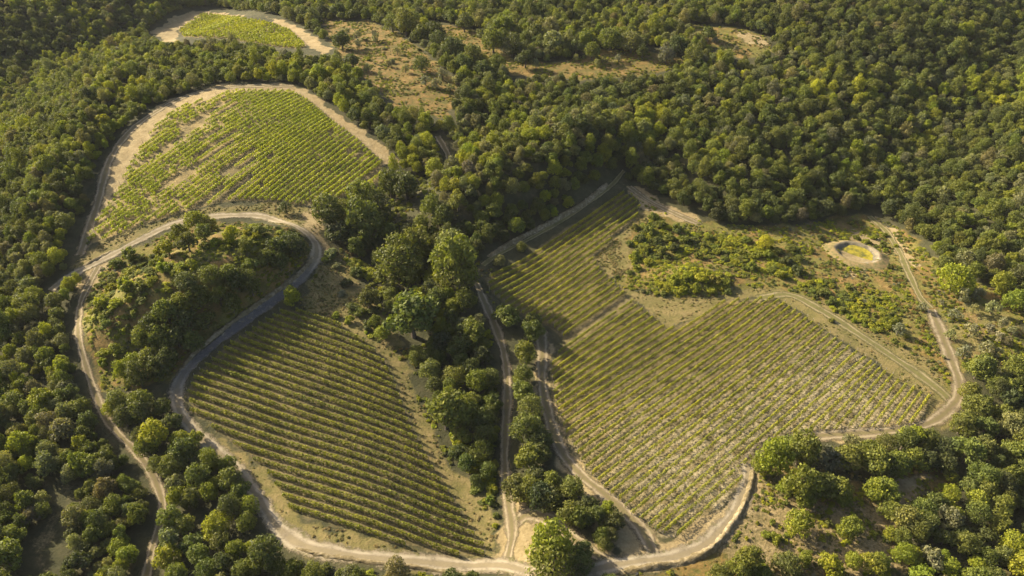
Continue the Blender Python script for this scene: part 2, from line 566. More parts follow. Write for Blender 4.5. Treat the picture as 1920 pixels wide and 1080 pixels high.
# where no tree of the wood may stand
CLEAR = [VL, VR, VU] + [p for k, p in COVER if k.split(':')[0] in ('dry', 'grass', 'soil')] + [
    [(600, 440), (640, 460), (700, 520), (720, 600), (780, 700), (820, 830), (860, 880), (930, 960), (880, 980), (780, 830), (700, 650), (580, 580)],
    [(690, 330), (800, 330), (830, 420), (700, 430)],
    [(895, 520), (945, 540), (1010, 600), (1030, 780), (1080, 880), (1160, 960), (1190, 1060), (940, 1080), (930, 880), (940, 720)],
    [(1400, 800), (1800, 800), (1780, 900), (1660, 1000), (1700, 1085), (1380, 1085), (1380, 900)],
    [(200, 720), (330, 740), (420, 850), (520, 990), (640, 1085), (275, 1085), (310, 950), (230, 820)],
    [(150, 560), (330, 420), (470, 400), (590, 440), (560, 520), (400, 640), (330, 740), (190, 760)],
    [(1000, 1000), (1110, 1000), (1110, 1085), (990, 1085)],
    [(275, 62), (330, 24), (400, 14), (520, 30), (640, 102), (600, 112), (560, 104), (500, 92), (420, 78), (340, 80), (300, 80)],
]

# ------------------------------------------------------------------ ground sheet
def axis(lo, hi, step, far):
    a = list(np.arange(lo, hi, step))
    s, x = step, a[-1]
    up = []
    while x < far[1]:
        s *= 1.25; x += s; up.append(x)
    s, x = step, a[0]
    dn = []
    while x > far[0]:
        s *= 1.25; x -= s; dn.append(x)
    return np.array(dn[::-1] + a + up)
gx = axis(-260, 262, 1.3, (-2600, 2600))
gy = axis(48, 470, 1.3, (-700, 4200))
GX, GY = np.meshgrid(gx, gy, indexing='ij')
P2 = np.stack([GX.ravel(), GY.ravel()], -1)
GZ = zfun(P2)
ZG = GZ.reshape(len(gx), len(gy))

def zg(P):
    """height of the ground sheet"""
    P = np.asarray(P, float)
    i = np.clip(np.searchsorted(gx, P[..., 0]) - 1, 0, len(gx) - 2)
    j = np.clip(np.searchsorted(gy, P[..., 1]) - 1, 0, len(gy) - 2)
    u = (P[..., 0] - gx[i]) / (gx[i + 1] - gx[i])
    v = (P[..., 1] - gy[j]) / (gy[j + 1] - gy[j])
    return (ZG[i, j] * (1 - u) * (1 - v) + ZG[i + 1, j] * u * (1 - v) + ZG[i, j + 1] * (1 - u) * v + ZG[i + 1, j + 1] * u * v)

KINDS = {'soil': 0, 'grass': 1, 'dry': 2, 'vine': 3}
W = np.zeros((len(P2), 4))
near = (np.abs(P2[:, 0]) < 300) & (P2[:, 1] > 40) & (P2[:, 1] < 620)
idx = np.where(near)[0]
Pn = P2[idx]
warp = 0.9 * np.stack([np.sin(Pn[:, 1] * 0.9 + Pn[:, 0] * 0.37) + np.sin(Pn[:, 1] * 0.31), np.sin(Pn[:, 0] * 0.8 - Pn[:, 1] * 0.43) + np.sin(Pn[:, 0] * 0.27)], -1)
for kind, pts in COVER:
    wp = world_poly(pts)
    lo, hi = wp.min(0) - 6, wp.max(0) + 6
    m = ((Pn >= lo) & (Pn <= hi)).all(1)
    if not m.any():
        continue
    s = signed(Pn[m] + (0.35 if kind == 'vine' else 1.0) * warp[m], wp)
    kind, amount = (kind.split(':') + ['1'])[:2]
    soft = {'soil': 1.2, 'grass': 2.2, 'dry': 3.0, 'vine': 1.2}[kind]
    w = np.clip(s / (2 * soft) + 0.5, 0, 1)
    w = w * w * (3 - 2 * w)
    w = w * float(amount)
    rows = idx[m]
    W[rows] *= (1 - w)[:, None]
    W[rows, KINDS[kind]] += w
me = mesh_grid("ground", np.column_stack([P2, GZ]), len(gx), len(gy))
ca = me.attributes.new('cover', 'FLOAT_COLOR', 'POINT')
ca.data.foreach_set('color', W.astype(np.float32).ravel())
# pale stony patch of the vine terrace and the tilled lower vineyard, as their own soils
zone = np.zeros(len(P2), np.float32)
c_st = cast([1330, 1590, 1480], [880, 745, 800])[0]
for c, r in zip(c_st, (19, 15, 8)):
    zone += np.exp(-((P2[:, 0] - c[0]) ** 2 + (P2[:, 1] - c[1]) ** 2) / (2 * r * r)).astype(np.float32)
straw_w = np.zeros(len(P2), np.float32)
for pts, amt in ((VT, 0.7), (VL, 0.2), (VR, 0.45), (VU, 1.0)):
    m_in = idx[inside(Pn, world_poly(pts))]
    straw_w[m_in] = amt
    if pts is VU:
        x_mid = cast([430], [300])[0][0, 0]
        straw_w[m_in] = 0.35 + 0.65 * np.clip((x_mid + 12 - P2[m_in, 0]) / 25, 0, 1)
for k_, amt in ((1, 1.0), (2, 1.0), (3, 0.8)):
    straw_w[idx[inside(Pn, world_poly([p for kk, p in COVER if kk == 'dry'][k_]))]] = amt
sa = me.attributes.new('straw', 'FLOAT', 'POINT')
sa.data.foreach_set('value', straw_w)
za = me.attributes.new('stony', 'FLOAT', 'POINT')
za.data.foreach_set('value', np.clip(zone, 0, 1))

t = NT("ground_cover")
cv = t.attr('cover')
sep = t.n("ShaderNodeSeparateColor")
t.l(cv.outputs['Color'], sep.inputs[0])
fine = t.noise(1.9, 5, 0.7)
mid = t.noise(0.28, 5, 0.65)
wide = t.noise(0.05, 4, 0.6)
floor_c = t.ramp(mid, [(0.3, (0.04, 0.042, 0.02)), (0.55, (0.065, 0.062, 0.03)), (0.75, (0.11, 0.09, 0.05))])
soil_c = t.ramp(t.math('ADD', t.math('MULTIPLY', mid, 0.6), t.math('MULTIPLY', fine, 0.4)), [(0.3, (0.17, 0.125, 0.06)), (0.48, (0.27, 0.205, 0.105)), (0.68, (0.38, 0.30, 0.17))])
grass_c = t.ramp(t.math('ADD', t.math('MULTIPLY', mid, 0.65), t.math('MULTIPLY', fine, 0.35)), [(0.33, (0.10, 0.095, 0.028)), (0.48, (0.155, 0.13, 0.048)), (0.58, (0.20, 0.155, 0.066)), (0.72, (0.26, 0.20, 0.10))])
dry_c = t.ramp(t.math('ADD', t.math('MULTIPLY', mid, 0.7), t.math('MULTIPLY', fine, 0.3)), [(0.34, (0.085, 0.085, 0.02)), (0.45, (0.12, 0.10, 0.03)), (0.54, (0.19, 0.122, 0.04)), (0.7, (0.28, 0.195, 0.082))])
dry_c = t.mix(t.math('MULTIPLY', t.math('SUBTRACT', 0.8, t.math('MULTIPLY', 0.8, t.attr('straw').outputs['Fac'])), t.step(t.noise(0.11, 5, 0.65), 0.44, 0.58)), dry_c, t.ramp(fine, [(0.3, (0.10, 0.105, 0.022)), (0.7, (0.2, 0.18, 0.05))]))
vine_a = t.ramp(t.math('ADD', t.math('MULTIPLY', mid, 0.5), t.math('MULTIPLY', fine, 0.5)), [(0.34, (0.062, 0.056, 0.024)), (0.5, (0.105, 0.087, 0.042)), (0.66, (0.18, 0.145, 0.075))])
stone = t.ramp(fine, [(0.32, (0.19, 0.155, 0.085)), (0.5, (0.31, 0.255, 0.155)), (0.68, (0.45, 0.385, 0.255))])
straw = t.ramp(t.math('ADD', t.math('MULTIPLY', mid, 0.5), t.math('MULTIPLY', fine, 0.5)), [(0.34, (0.17, 0.125, 0.05)), (0.5, (0.26, 0.195, 0.085)), (0.66, (0.36, 0.285, 0.145))])
vine_a = t.mix(t.math('MULTIPLY', t.attr('straw').outputs['Fac'], t.step(t.noise(0.2, 4, 0.65), 0.3, 0.6)), vine_a, straw)
vine_c = t.mix(t.math('MULTIPLY', t.attr('stony').outputs['Fac'], t.step(t.noise(0.45, 4, 0.7), 0.36, 0.58)), vine_a, stone)
def edge(s):
    return t.step(t.math('ADD', s, t.math('MULTIPLY', t.math('SUBTRACT', fine, 0.5), 0.55)), 0.3, 0.7)
c = t.mix(edge(sep.outputs[2]), floor_c, dry_c)
c = t.mix(edge(sep.outputs[1]), c, grass_c)
alpha_fac = cv.outputs['Alpha']
c = t.mix(edge(alpha_fac), c, vine_c)
c = t.mix(edge(sep.outputs[0]), c, soil_c)
c = t.mix(0.55, c, t.ramp(wide, [(0.3, (0.72, 0.76, 0.72)), (0.7, (1.22, 1.18, 1.1))]), 'MULTIPLY')
MAT_GROUND = t.finish(c, 0.95, bump=t.math('ADD', fine, t.math('MULTIPLY', mid, 1.5)), bump_d=0.45, strength=0.55)
me.materials.append(MAT_GROUND)
ground = link("ground", me)
tag(ground, kind='structure')

# ------------------------------------------------------------------ roads and tracks
def track_material(name, base, pale, mid_c, ruts=0.46, rutw=0.2, asphalt=None):
    t = NT(name)
    uv = t.n("ShaderNodeUVMap").outputs[0]
    sp = t.n("ShaderNodeSeparateXYZ"); t.l(uv, sp.inputs[0])
    ac, al = sp.outputs[0], sp.outputs[1]
    n1 = t.noise(2.6, 5, 0.7)
    n2 = t.noise(0.35, 4, 0.6)
    wob = t.math('ADD', ac, t.math('MULTIPLY', t.math('SUBTRACT', n2, 0.5), 0.35))
    dist = t.math('ABSOLUTE', t.math('SUBTRACT', t.math('ABSOLUTE', wob), ruts))
    rut = t.math('SUBTRACT', 1.0, t.step(dist, 0.02, rutw))
    rut = t.math('MULTIPLY', rut, t.math('MULTIPLY', 0.95, t.step(t.math('ADD', n1, n2), 0.75, 1.05)))
    n3 = t.noise(1.1, 6, 0.75)
    c = t.mix(t.step(n3, 0.36, 0.62), tuple(x * 0.66 for x in base), base)
    c = t.mix(t.step(t.noise(5.5, 3, 0.7), 0.6, 0.72), c, tuple(min(1, x * 1.35) for x in base))
    center = t.math('SUBTRACT', 1.0, t.step(t.math('ABSOLUTE', wob), 0.08, 0.3))
    c = t.mix(t.math('MULTIPLY', center, t.step(n2, 0.25, 0.45)), c, mid_c)
    c = t.mix(rut, c, pale)
    if asphalt:
        # worn tarmac along the part of the road whose V runs in the given band
        a = t.attr('tarmac').outputs['Fac']
        tar = t.ramp(n1, [(0.3, (0.08, 0.077, 0.074)), (0.55, (0.115, 0.108, 0.102)), (0.75, (0.2, 0.18, 0.15))])
        tm = t.math('MULTIPLY', a, t.math('SUBTRACT', 1.0, t.step(t.math('ADD', t.math('ABSOLUTE', ac), t.math('MULTIPLY', t.math('SUBTRACT', n1, 0.5), 0.5)), 0.62, 0.86)))
        tm = t.math('MULTIPLY', tm, t.step(t.noise(0.5, 4, 0.7), 0.3, 0.5))
        c = t.mix(tm, c, tar)
    c = t.mix(0.5, c, t.ramp(n2, [(0.3, (0.75, 0.75, 0.75)), (0.7, (1.2, 1.18, 1.15))]), 'MULTIPLY')
    weed = t.math('MULTIPLY', t.step(t.math('ABSOLUTE', ac), 0.3, 0.75), t.step(t.noise(0.8, 5, 0.75), 0.5, 0.6))
    c = t.mix(t.math('MULTIPLY', weed, 0.8), c, (0.11, 0.105, 0.035))
    # ragged margin: loose soil thins out into the ground beside it
    e = t.math('ADD', t.math('ABSOLUTE', ac), t.math('ADD', t.math('MULTIPLY', t.math('SUBTRACT', n1, 0.5), 0.8), t.math('MULTIPLY', t.math('SUBTRACT', t.noise(0.6, 3), 0.5), 0.9)))
    al_f = t.math('SUBTRACT', 1.0, t.step(e, 0.55, 1.0))
    b = t.n("ShaderNodeBsdfPrincipled")
    b.inputs['Roughness'].default_value = 0.95
    b.inputs['Specular IOR Level'].default_value = 0.12
    t.l(c, b.inputs['Base Color'])
    bn = t.n("ShaderNodeBump"); bn.inputs['Distance'].default_value = 0.15; bn.inputs['Strength'].default_value = 0.5
    t.l(n1, bn.inputs['Height']); t.l(bn.outputs[0], b.inputs['Normal'])
    tr = t.n("ShaderNodeBsdfTransparent")
    ms = t.n("ShaderNodeMixShader")
    t.l(al_f, ms.inputs[0]); t.l(tr.outputs[0], ms.inputs[1]); t.l(b.outputs[0], ms.inputs[2])
    t.l(ms.outputs[0], t.out.inputs[0])
    return t.m

MAT_ROAD = track_material("gravel_road", (0.25, 0.205, 0.135), (0.34, 0.29, 0.205), (0.22, 0.18, 0.11), 0.42, 0.26, asphalt=True)
MAT_TRACK = track_material("dirt_ruts", (0.21, 0.165, 0.10), (0.31, 0.255, 0.165), (0.15, 0.125, 0.06))
MAT_TRACK_G = track_material("grassy_ruts", (0.15, 0.135, 0.055), (0.26, 0.21, 0.12), (0.13, 0.12, 0.042))

ROADS_XY = []
def strip(name, pts, width, mat, lift, tarmac=None):
    q = np.array(pts, float)
    w3, zc = cast(q[:, 0], q[:, 1])
    path = smooth_path(w3[:, :2], 0.9)
    wid = np.full(len(path), width) if np.isscalar(width) else np.interp(np.linspace(0, 1, len(path)), np.linspace(0, 1, len(width)), width)
    kk = np.arange(len(path))
    ph = rng.uniform(0, 6)
    wid = wid * (1 + 0.13 * np.sin(kk * 0.21 + ph) + 0.09 * np.sin(kk * 0.53 + 2 * ph) + 0.05 * rng.normal(size=len(path)))
    ROADS_XY.append((path, wid))
    d = np.gradient(path, axis=0)
    d /= np.linalg.norm(d, axis=1)[:, None] + 1e-9
    nrm = np.stack([-d[:, 1], d[:, 0]], -1)
    nu, nv = len(path), 9
    acr = np.linspace(-1, 1, nv)
    co = path[:, None, :] + nrm[:, None, :] * (acr[None, :, None] * wid[:, None, None] * 0.5)
    z = zg(co) + lift
    co3 = np.concatenate([co, z[..., None]], -1).reshape(-1, 3)
    me = mesh_grid(name, co3, nu, nv, (mat,))
    uvl = me.uv_layers.new(name="UVMap")
    s = np.concatenate([[0], np.cumsum(np.linalg.norm(np.diff(path, axis=0), axis=1))])
    UV = np.stack([np.tile(acr, nu), np.repeat(s, nv)], -1)
    li = np.zeros(len(me.loops), np.int32)
    me.loops.foreach_get('vertex_index', li)
    uvl.data.foreach_set('uv', UV[li].astype(np.float32).ravel())
    a = me.attributes.new('tarmac', 'FLOAT', 'POINT')
    tv = np.zeros(nu)
    if tarmac:
        T = cast([tarmac[0][0], tarmac[1][0]], [tarmac[0][1], tarmac[1][1]])[0]
        i0, i1 = sorted(int(np.argmin(((path - T[k, :2]) ** 2).sum(1))) for k in (0, 1))
        k = np.arange(nu)
        tv = np.clip((k - i0) / 14, 0, 1) * np.clip((i1 - k) / 14, 0, 1)
    a.data.foreach_set('value', np.repeat(tv, nv).astype(np.float32))
    o = link(name, me)
    tag(o, kind='structure')
    return path

strip("gravel_road", ROAD, [4.0, 4.0, 3.9, 3.9, 4.0, 4.6, 5.0, 5.0, 4.6, 4.6], MAT_ROAD, 0.09, tarmac=((592, 480), (338, 745)))
strip("forest_track", TRACK_W, 2.8, MAT_TRACK, 0.07)
strip("gully_track", TRACK_C, 3.3, MAT_TRACK, 0.075)
strip("terrace_track", TRACK_V, 4.2, MAT_TRACK, 0.06)
strip("junction_track", TRACK_J, 4.5, MAT_TRACK, 0.07)
strip("headland_track", TRACK_U, 4.5, MAT_TRACK, 0.06)
strip("wood_edge_track", TRACK_N, 2.3, MAT_TRACK_G, 0.06)
strip("wood_track", TRACK_S, 3.6, MAT_TRACK, 0.06)
strip("perimeter_track", TRACK_E1, [4.4, 4.0, 4.0, 4.0, 4.8, 4.2], MAT_TRACK, 0.08)
strip("meadow_track", TRACK_E2, 3.0, MAT_TRACK_G, 0.06)
strip("grass_track", TRACK_G, 4.0, MAT_TRACK_G, 0.055)
strip("field_path", TRACK_M, 3.0, MAT_TRACK, 0.06)

t = NT("bank_soil")
MAT_BANK = t.finish(t.ramp(t.math('ADD', t.math('MULTIPLY', t.noise(1.2, 5, 0.7), 0.6), t.math('MULTIPLY', t.noise(0.3, 4), 0.4)),
                           [(0.35, (0.11, 0.085, 0.04)), (0.5, (0.19, 0.15, 0.08)), (0.66, (0.34, 0.28, 0.18))]), 0.95, bump=t.noise(2.5, 5, 0.7), bump_d=0.3)

def bank(name, pts, h, w, offs=0.0):
    q = np.array(pts, float)
    w3, _ = cast(q[:, 0], q[:, 1])
    path = smooth_path(w3[:, :2], 0.8)
    d = np.gradient(path, axis=0); d /= np.linalg.norm(d, axis=1)[:, None] + 1e-9
    nrm = np.stack([-d[:, 1], d[:, 0]], -1)
    prof = np.array([(-1, -0.25), (-0.55, 0.45), (-0.2, 0.95), (0.1, 1.0), (0.45, 0.45), (0.75, 0.1), (1, -0.25)])
    nu, nv = len(path), len(prof)
    k = np.arange(nu)
    hh = h * (0.75 + 0.3 * np.sin(k * 0.37) * np.sin(k * 0.11 + 1)) * np.clip(k / 8, 0, 1) * np.clip((nu - 1 - k) / 8, 0, 1)
    co = path[:, None, :] + nrm[:, None, :] * (prof[None, :, 0, None] * w * 0.5)
    co = co + 0.12 * rng.normal(size=co.shape)
    z = zg(co) + prof[None, :, 1] * hh[:, None] - 0.02
    z += np.where(prof[None, :, 1] < 0, -0.15, 0.05 * rng.normal(size=z.shape))
    me = mesh_grid(name, np.concatenate([co, z[..., None]], -1).reshape(-1, 3), nu, nv, (MAT_BANK,))
    o = link(name, me)
    tag(o, kind='structure')
bank("earth_bank", [(1412, 872), (1409, 905), (1396, 945), (1372, 985), (1335, 1028), (1280, 1054), (1215, 1064), (1150, 1074)], 0.9, 2.2)
bank("road_cutting", [(590, 478), (572, 502), (548, 525), (505, 556), (450, 594), (400, 632), (360, 668), (330, 705)], 0.8, 1.8)
bank("road_edge_bank", [(545, 1024), (600, 1040), (680, 1052), (760, 1062), (850, 1074), (900, 1078)], 0.6, 1.6)
bank("meadow_bank", [(1140, 345), (1090, 385), (1030, 418), (960, 455), (915, 482)], 1.1, 2.6)
bank("field_bank", [(210, 470), (170, 492), (140, 508)], 0.7, 2.2)

# ------------------------------------------------------------------ pond
def build_pond():
    c, _ = cast([1606], [478])
    cx, cy = c[0, 0], c[0, 1]
    z0 = float(zg(np.array([cx, cy])))
    root = bpy.data.objects.new("pond", None)
    root.location = (cx, cy, z0)
    COL.objects.link(root)
    tag(root, "small round pond of murky yellow green water in a pale earth rim", "pond")
    prof = [(4.4, 0.0), (5.0, 0.35), (5.6, 0.85), (6.2, 1.2), (6.8, 1.22), (7.7, 0.85), (9.2, 0.25), (11, -0.5)]
    n = 64
    co = []
    for k in range(n + 1):
        a = 2 * math.pi * k / n
        wob = 1 + 0.05 * math.sin(2 * a + 1) + 0.035 * math.sin(5 * a) + 0.025 * math.sin(11 * a + 2)
        for r, z in prof:
            x, y = r * wob * math.cos(a), r * wob * 1.05 * math.sin(a)
            g = float(zg(np.array([cx + x, cy + y]))) - z0
            f = min(1, max(0, (r - 4) / 5))
            co.append((x, y, z + g * f))
    me = mesh_grid("rim", np.array(co), n + 1, len(prof))
    t = NT("pond_rim_earth")
    g = t.n("ShaderNodeTexCoord").outputs['Object']
    ln = t.n("ShaderNodeVectorMath", operation='LENGTH'); t.l(g, ln.inputs[0])
    rr = t.math('ADD', ln.outputs['Value'], t.math('MULTIPLY', t.math('SUBTRACT', t.noise(0.8, 5, 0.7), 0.5), 3.4))
    pale = t.ramp(t.noise(2.2, 5), [(0.3, (0.2, 0.16, 0.10)), (0.7, (0.34, 0.285, 0.195))])
    outer = t.ramp(t.noise(0.8, 5), [(0.35, (0.12, 0.12, 0.04)), (0.5, (0.22, 0.17, 0.075)), (0.7, (0.30, 0.2, 0.09))])
    inner = t.ramp(t.noise(1.4, 5), [(0.3, (0.09, 0.08, 0.05)), (0.7, (0.2, 0.175, 0.125))])
    sx = t.n("ShaderNodeSeparateXYZ"); t.l(g, sx.inputs[0])
    bare = t.step(t.math('ADD', t.math('MULTIPLY', sx.outputs[0], 0.5), t.math('ADD', t.math('MULTIPLY', sx.outputs[1], -0.7), t.math('MULTIPLY', t.noise(0.6, 3), 5.0))), -0.5, 5.5)
    pale = t.mix(bare, (0.17, 0.145, 0.095), pale)
    cc = t.mix(t.step(rr, 5.5, 6.1), inner, pale)
    cc = t.mix(t.step(rr, 6.5, 7.3), cc, outer)
    me.materials.append(t.finish(cc, 0.95, bump=t.noise(2.4, 5), bump_d=0.2))
    link("rim", me, root)
    n2 = 48
    verts = [(0, 0, 0.2)] + [(4.9 * math.cos(2 * math.pi * k / n2), 5.15 * math.sin(2 * math.pi * k / n2), 0.2) for k in range(n2)]
    me = bpy.data.meshes.new("water")
    me.from_pydata(verts, [], [(0, 1 + k, 1 + (k + 1) % n2) for k in range(n2)])
    t = NT("pond_water")
    cc = t.ramp(t.noise(0.45, 4, 0.6), [(0.36, (0.10, 0.10, 0.025)), (0.5, (0.24, 0.20, 0.02)), (0.62, (0.34, 0.28, 0.03))])
    b = t.finish(cc, 0.25)
    me.materials.append(b)
    link("water", me, root)
    return np.array([cx, cy])
POND = build_pond()

# ------------------------------------------------------------------ vine rows
VINE_TINT = {}
def vine_field(key, poly, guides, spacing, fill, width, height, tint, skip=(), phase=0.0):
    """rows between guide lines (pixels), clipped by the field; returns list of (world path)"""
    wp = world_poly(poly)
    G = []
    for x0, y0, x1, y1 in guides:
        a, _ = cast([x0, x1], [y0, y1])
        A, B = a[0, :2], a[1, :2]
        d = (B - A) / np.linalg.norm(B - A)
        G.append((A, d))
    # position of each guide along the normal of the first one
    n0 = np.array([-G[0][1][1], G[0][1][0]])
    if (G[-1][0] - G[0][0]) @ n0 < 0:
        n0 = -n0
    cen = wp.mean(0)
    ss, dirs = [], []
    axis_dir = G[0][1]
    for A, d in G:
        # intersection of the guide with the spine through the field's centre along n0
        M = np.array([[d[0], -n0[0]], [d[1], -n0[1]]])
        k = np.linalg.solve(M, cen - A)
        ss.append(k[1]); dirs.append(math.atan2(d[1], d[0]))
    order = np.argsort(ss)
    ss = np.array(ss)[order]; dirs = np.unwrap(np.array(dirs)[order])
    lo = min(((p - cen) @ n0) for p in wp) - 15
    hi = max(((p - cen) @ n0) for p in wp) + 15
    rows = []
    s = ss[0] - math.floor((ss[0] - lo) / spacing) * spacing
    n = 0
    while s < hi:
        a = np.interp(s, ss, dirs)
        d = np.array([math.cos(a), math.sin(a)])
        base = cen + n0 * s
        tt = np.arange(-170, 170, 0.5)
        L = base + tt[:, None] * d
        ins = inside(L, wp)
        # longest runs inside
        runs = []
        st = None
        for k, v in enumerate(ins):
            if v and st is None: st = k
            if (not v or k == len(ins) - 1) and st is not None:
                if k - st > 10: runs.append((st, k))
                st = None
        for r0, r1 in runs:
            rows.append((s, L[r0:r1]))
        s += spacing
        n += 1
    return rows

def hash2(x, y):
    v = np.sin(x * 12.9898 + y * 78.233) * 43758.5453
    return v - np.floor(v)
def vnoise(x, y):
    ix, iy = np.floor(x), np.floor(y)
    fx, fy = x - ix, y - iy
    fx = fx * fx * (3 - 2 * fx); fy = fy * fy * (3 - 2 * fy)
    return (hash2(ix, iy) * (1 - fx) * (1 - fy) + hash2(ix + 1, iy) * fx * (1 - fy) + hash2(ix, iy + 1) * (1 - fx) * fy + hash2(ix + 1, iy + 1) * fx * fy)

POST_ME = tubes([[(0, 0, -0.3, 0.07), (0, 0, 0.9, 0.06), (0, 0, 1.85, 0.055)]], 8)
POST_ME.materials.append(MAT_POST)

def row_foliage(path, per_m, width, height, leaf, gap, bushy, sparse_fn=None):
    seg = np.linalg.norm(np.diff(path, axis=0), axis=1)
    L = seg.sum()
    s = np.concatenate([[0], np.cumsum(seg)])
    m = int(L * per_m)
    q = rng.uniform(0, L, m)
    px = np.interp(q, s, path[:, 0]); py = np.interp(q, s, path[:, 1])
    d = (path[-1] - path[0]) / (np.linalg.norm(path[-1] - path[0]) + 1e-9)
    nrm = np.array([-d[1], d[0]])
    seed = rng.uniform(0, 1000)
    # each vine stands about 0.9 m from the next: vigour varies from plant to plant
    plant = np.floor(q / 0.95)
    vig = hash2(plant * 1.7 + seed, plant * 0.3)
    area = vnoise(px / 7.0, py / 7.0)
    gp = gap
    thin = np.ones(m)
    if sparse_fn is not None:
        thin = 1 / np.clip(sparse_fn(px, py), 0.6, 5)
        if bushy > 0.3:
            gp = gap * sparse_fn(px, py)
            thin = np.ones(m)
            streak = vnoise(q / 13.0 + seed, np.full(m, seed * 0.37))
            thin[streak < 0.30 * np.clip(sparse_fn(px, py), 0, 1.3)] = 0.0
    keep = ((vig * 0.8 + area * 0.2) > gp) & (rng.random(m) < thin * (0.6 + 0.6 * vig))
    px, py, q, vig, area = px[keep], py[keep], q[keep], vig[keep], area[keep]
    m = len(px)
    if m < 4:
        return None
    amp = 0.84 + 0.24 * vig
    within = np.abs((q / 0.95) % 1 - 0.5) * 2
    amp *= 1 - bushy * within ** 2
    a = rng.uniform(0, math.pi, m)
    rr = np.sqrt(rng.uniform(0.35, 1.0, m))
    off = np.cos(a) * width * 0.5 * rr * amp
    zz = 0.45 + (height - 0.45) * (np.sin(a) * rr * 0.85 + 0.15) * amp
    lowm = rng.random(m) < 0.22
    zz[lowm] = rng.uniform(0.25, 0.9, lowm.sum())
    x = px + nrm[0] * off; y = py + nrm[1] * off
    z = zg(np.stack([x, y], -1)) + zz
    C = np.stack([x, y, z], -1)
    N = np.stack([nrm[0] * np.cos(a), nrm[1] * np.cos(a), np.sin(a) * 0.8 + 0.25], -1)
    V = leaf_faces(C, N, leaf, 0.6, 1.15)
    lf = np.clip(0.15 + 0.5 * area + 0.3 * vig + 0.15 * rng.normal(size=m), 0, 1)
    return V, lf

ORD = ["first", "second", "third", "fourth", "fifth", "sixth", "seventh", "eighth", "ninth", "tenth", "eleventh", "twelfth", "thirteenth", "fourteenth",
       "fifteenth", "sixteenth", "seventeenth", "eighteenth", "nineteenth"]
TENS = {2: ("twenty", "twentieth"), 3: ("thirty", "thirtieth"), 4: ("forty", "fortieth"), 5: ("fifty", "fiftieth"), 6: ("sixty", "sixtieth"), 7: ("seventy", "seventieth")}
def ordinal(k):
    if k < 19:
        return ORD[k]
    n = k + 1
    t, u = divmod(n, 10)
    return TENS[t][1] if u == 0 else TENS[t][0] + "-" + ORD[u - 1]

def plant_rows(rows, group, label_fn, per_m, width, height, leaf, gap, bushy, tint, sparse_fn=None):
    for k, (s, path) in enumerate(rows):
        r = row_foliage(path, per_m, width, height, leaf, gap, bushy, sparse_fn)
        if r is None:
            continue
        V, lf = r
        p0 = np.array([*path[0], zg(path[0])])
        root = bpy.data.objects.new("vine_row", None)
        root.location = p0
        COL.objects.link(root)
        tag(root, label_fn(k, len(rows)), "vine row", group)
        f = link("foliage", mesh_faces("vine_foliage", V - p0, 4, lf, (MAT_LEAF,)), root)
        j = rng.normal(0, 0.05)
        f.color = (tint[0] * (1 + j), tint[1] * (1 + 0.6 * j), tint[2], 1)
        for e in (0, -1):
            p = np.array([*path[e], zg(path[e])]) - p0
            po = link("end_post", POST_ME, root, p)

rowsL = vine_field('L', VL, [(564, 599, 720, 656), (546, 955, 742, 1018), (420, 770, 760, 885)], 2.05, 1, 1, 1, None)
rowsL.sort(key=lambda r: -r[0])
if project(np.array([[*rowsL[0][1][len(rowsL[0][1]) // 2], 0]]))[1][0] < 800:
    rowsL.reverse()
plant_rows(rowsL, "vine rows of the lower vineyard", lambda k, n: f"green vine row in the vineyard inside the road bend, {ordinal(k)} up from the dirt junction",
           66, 0.8, 1.7, 0.32, 0.03, 0.12, (0.18, 0.19, 0.02))
rowsR = vine_field('R', VR, [(920, 520, 1170, 362), (1060, 624, 1165, 550), (1075, 757, 1365, 568), (1290, 925, 1480, 757), (1255, 999, 1378, 894), (1560, 805, 1662, 690), (1710, 794, 1742, 748)], 2.02, 1, 1, 1, None)
rowsR.sort(key=lambda r: r[0])
if project(np.array([[*rowsR[0][1][len(rowsR[0][1]) // 2], 0]]))[0][0] > 1300:
    rowsR.reverse()
gap_w = world_poly([(1174, 550), (1190, 563), (1070, 641), (1050, 636)])
rowsR = [r for r in rowsR if inside(r[1], gap_w).mean() < 0.5]
cs = cast([1340, 1600], [900, 750])[0]
def sparseR(x, y):
    return 1 + 1.1 * np.exp(-((x - cs[0, 0]) ** 2 + (y - cs[0, 1]) ** 2) / (2 * 13 ** 2)) + 0.9 * np.exp(-((x - cs[1, 0]) ** 2 + (y - cs[1, 1]) ** 2) / (2 * 14 ** 2))
plant_rows(rowsR, "vine rows of the terrace vineyard", lambda k, n: f"thin vine row in the large vineyard below the pond, {ordinal(k)} from the wood edge track",
           90, 0.72, 1.3, 0.26, 0.04, 0.1, (0.225, 0.23, 0.024), sparseR)
rowsU = vine_field('U', VU, [(583, 385, 690, 303), (468, 360, 590, 266), (310, 371, 460, 270), (257, 279, 345, 221)], 2.1, 1, 1, 1, None)
rowsU.sort(key=lambda r: r[0])
if project(np.array([[*rowsU[0][1][len(rowsU[0][1]) // 2], 0]]))[0][0] < 500:
    rowsU.reverse()
cu = cast([330, 430], [330, 300])[0]
def sparseU(x, y):
    px_, py_, _ = project(np.stack([x, y, np.zeros_like(x)], -1))
    west = np.clip((cu[1, 0] + 10 - x) / 30, 0, 1)
    return 0.35 + 0.95 * west
plant_rows(rowsU, "vine rows of the hilltop vineyard", lambda k, n: f"yellow green vine row on the upper hill vineyard, {ordinal(k)} from its tan wood side margin",
           52, 1.0, 1.45, 0.36, 0.22, 0.35, (0.27, 0.30, 0.022), sparseU)
rowsT = vine_field('T', VT, [(340, 70, 560, 20), (420, 95, 600, 60)], 3.0, 1, 1, 1, None)
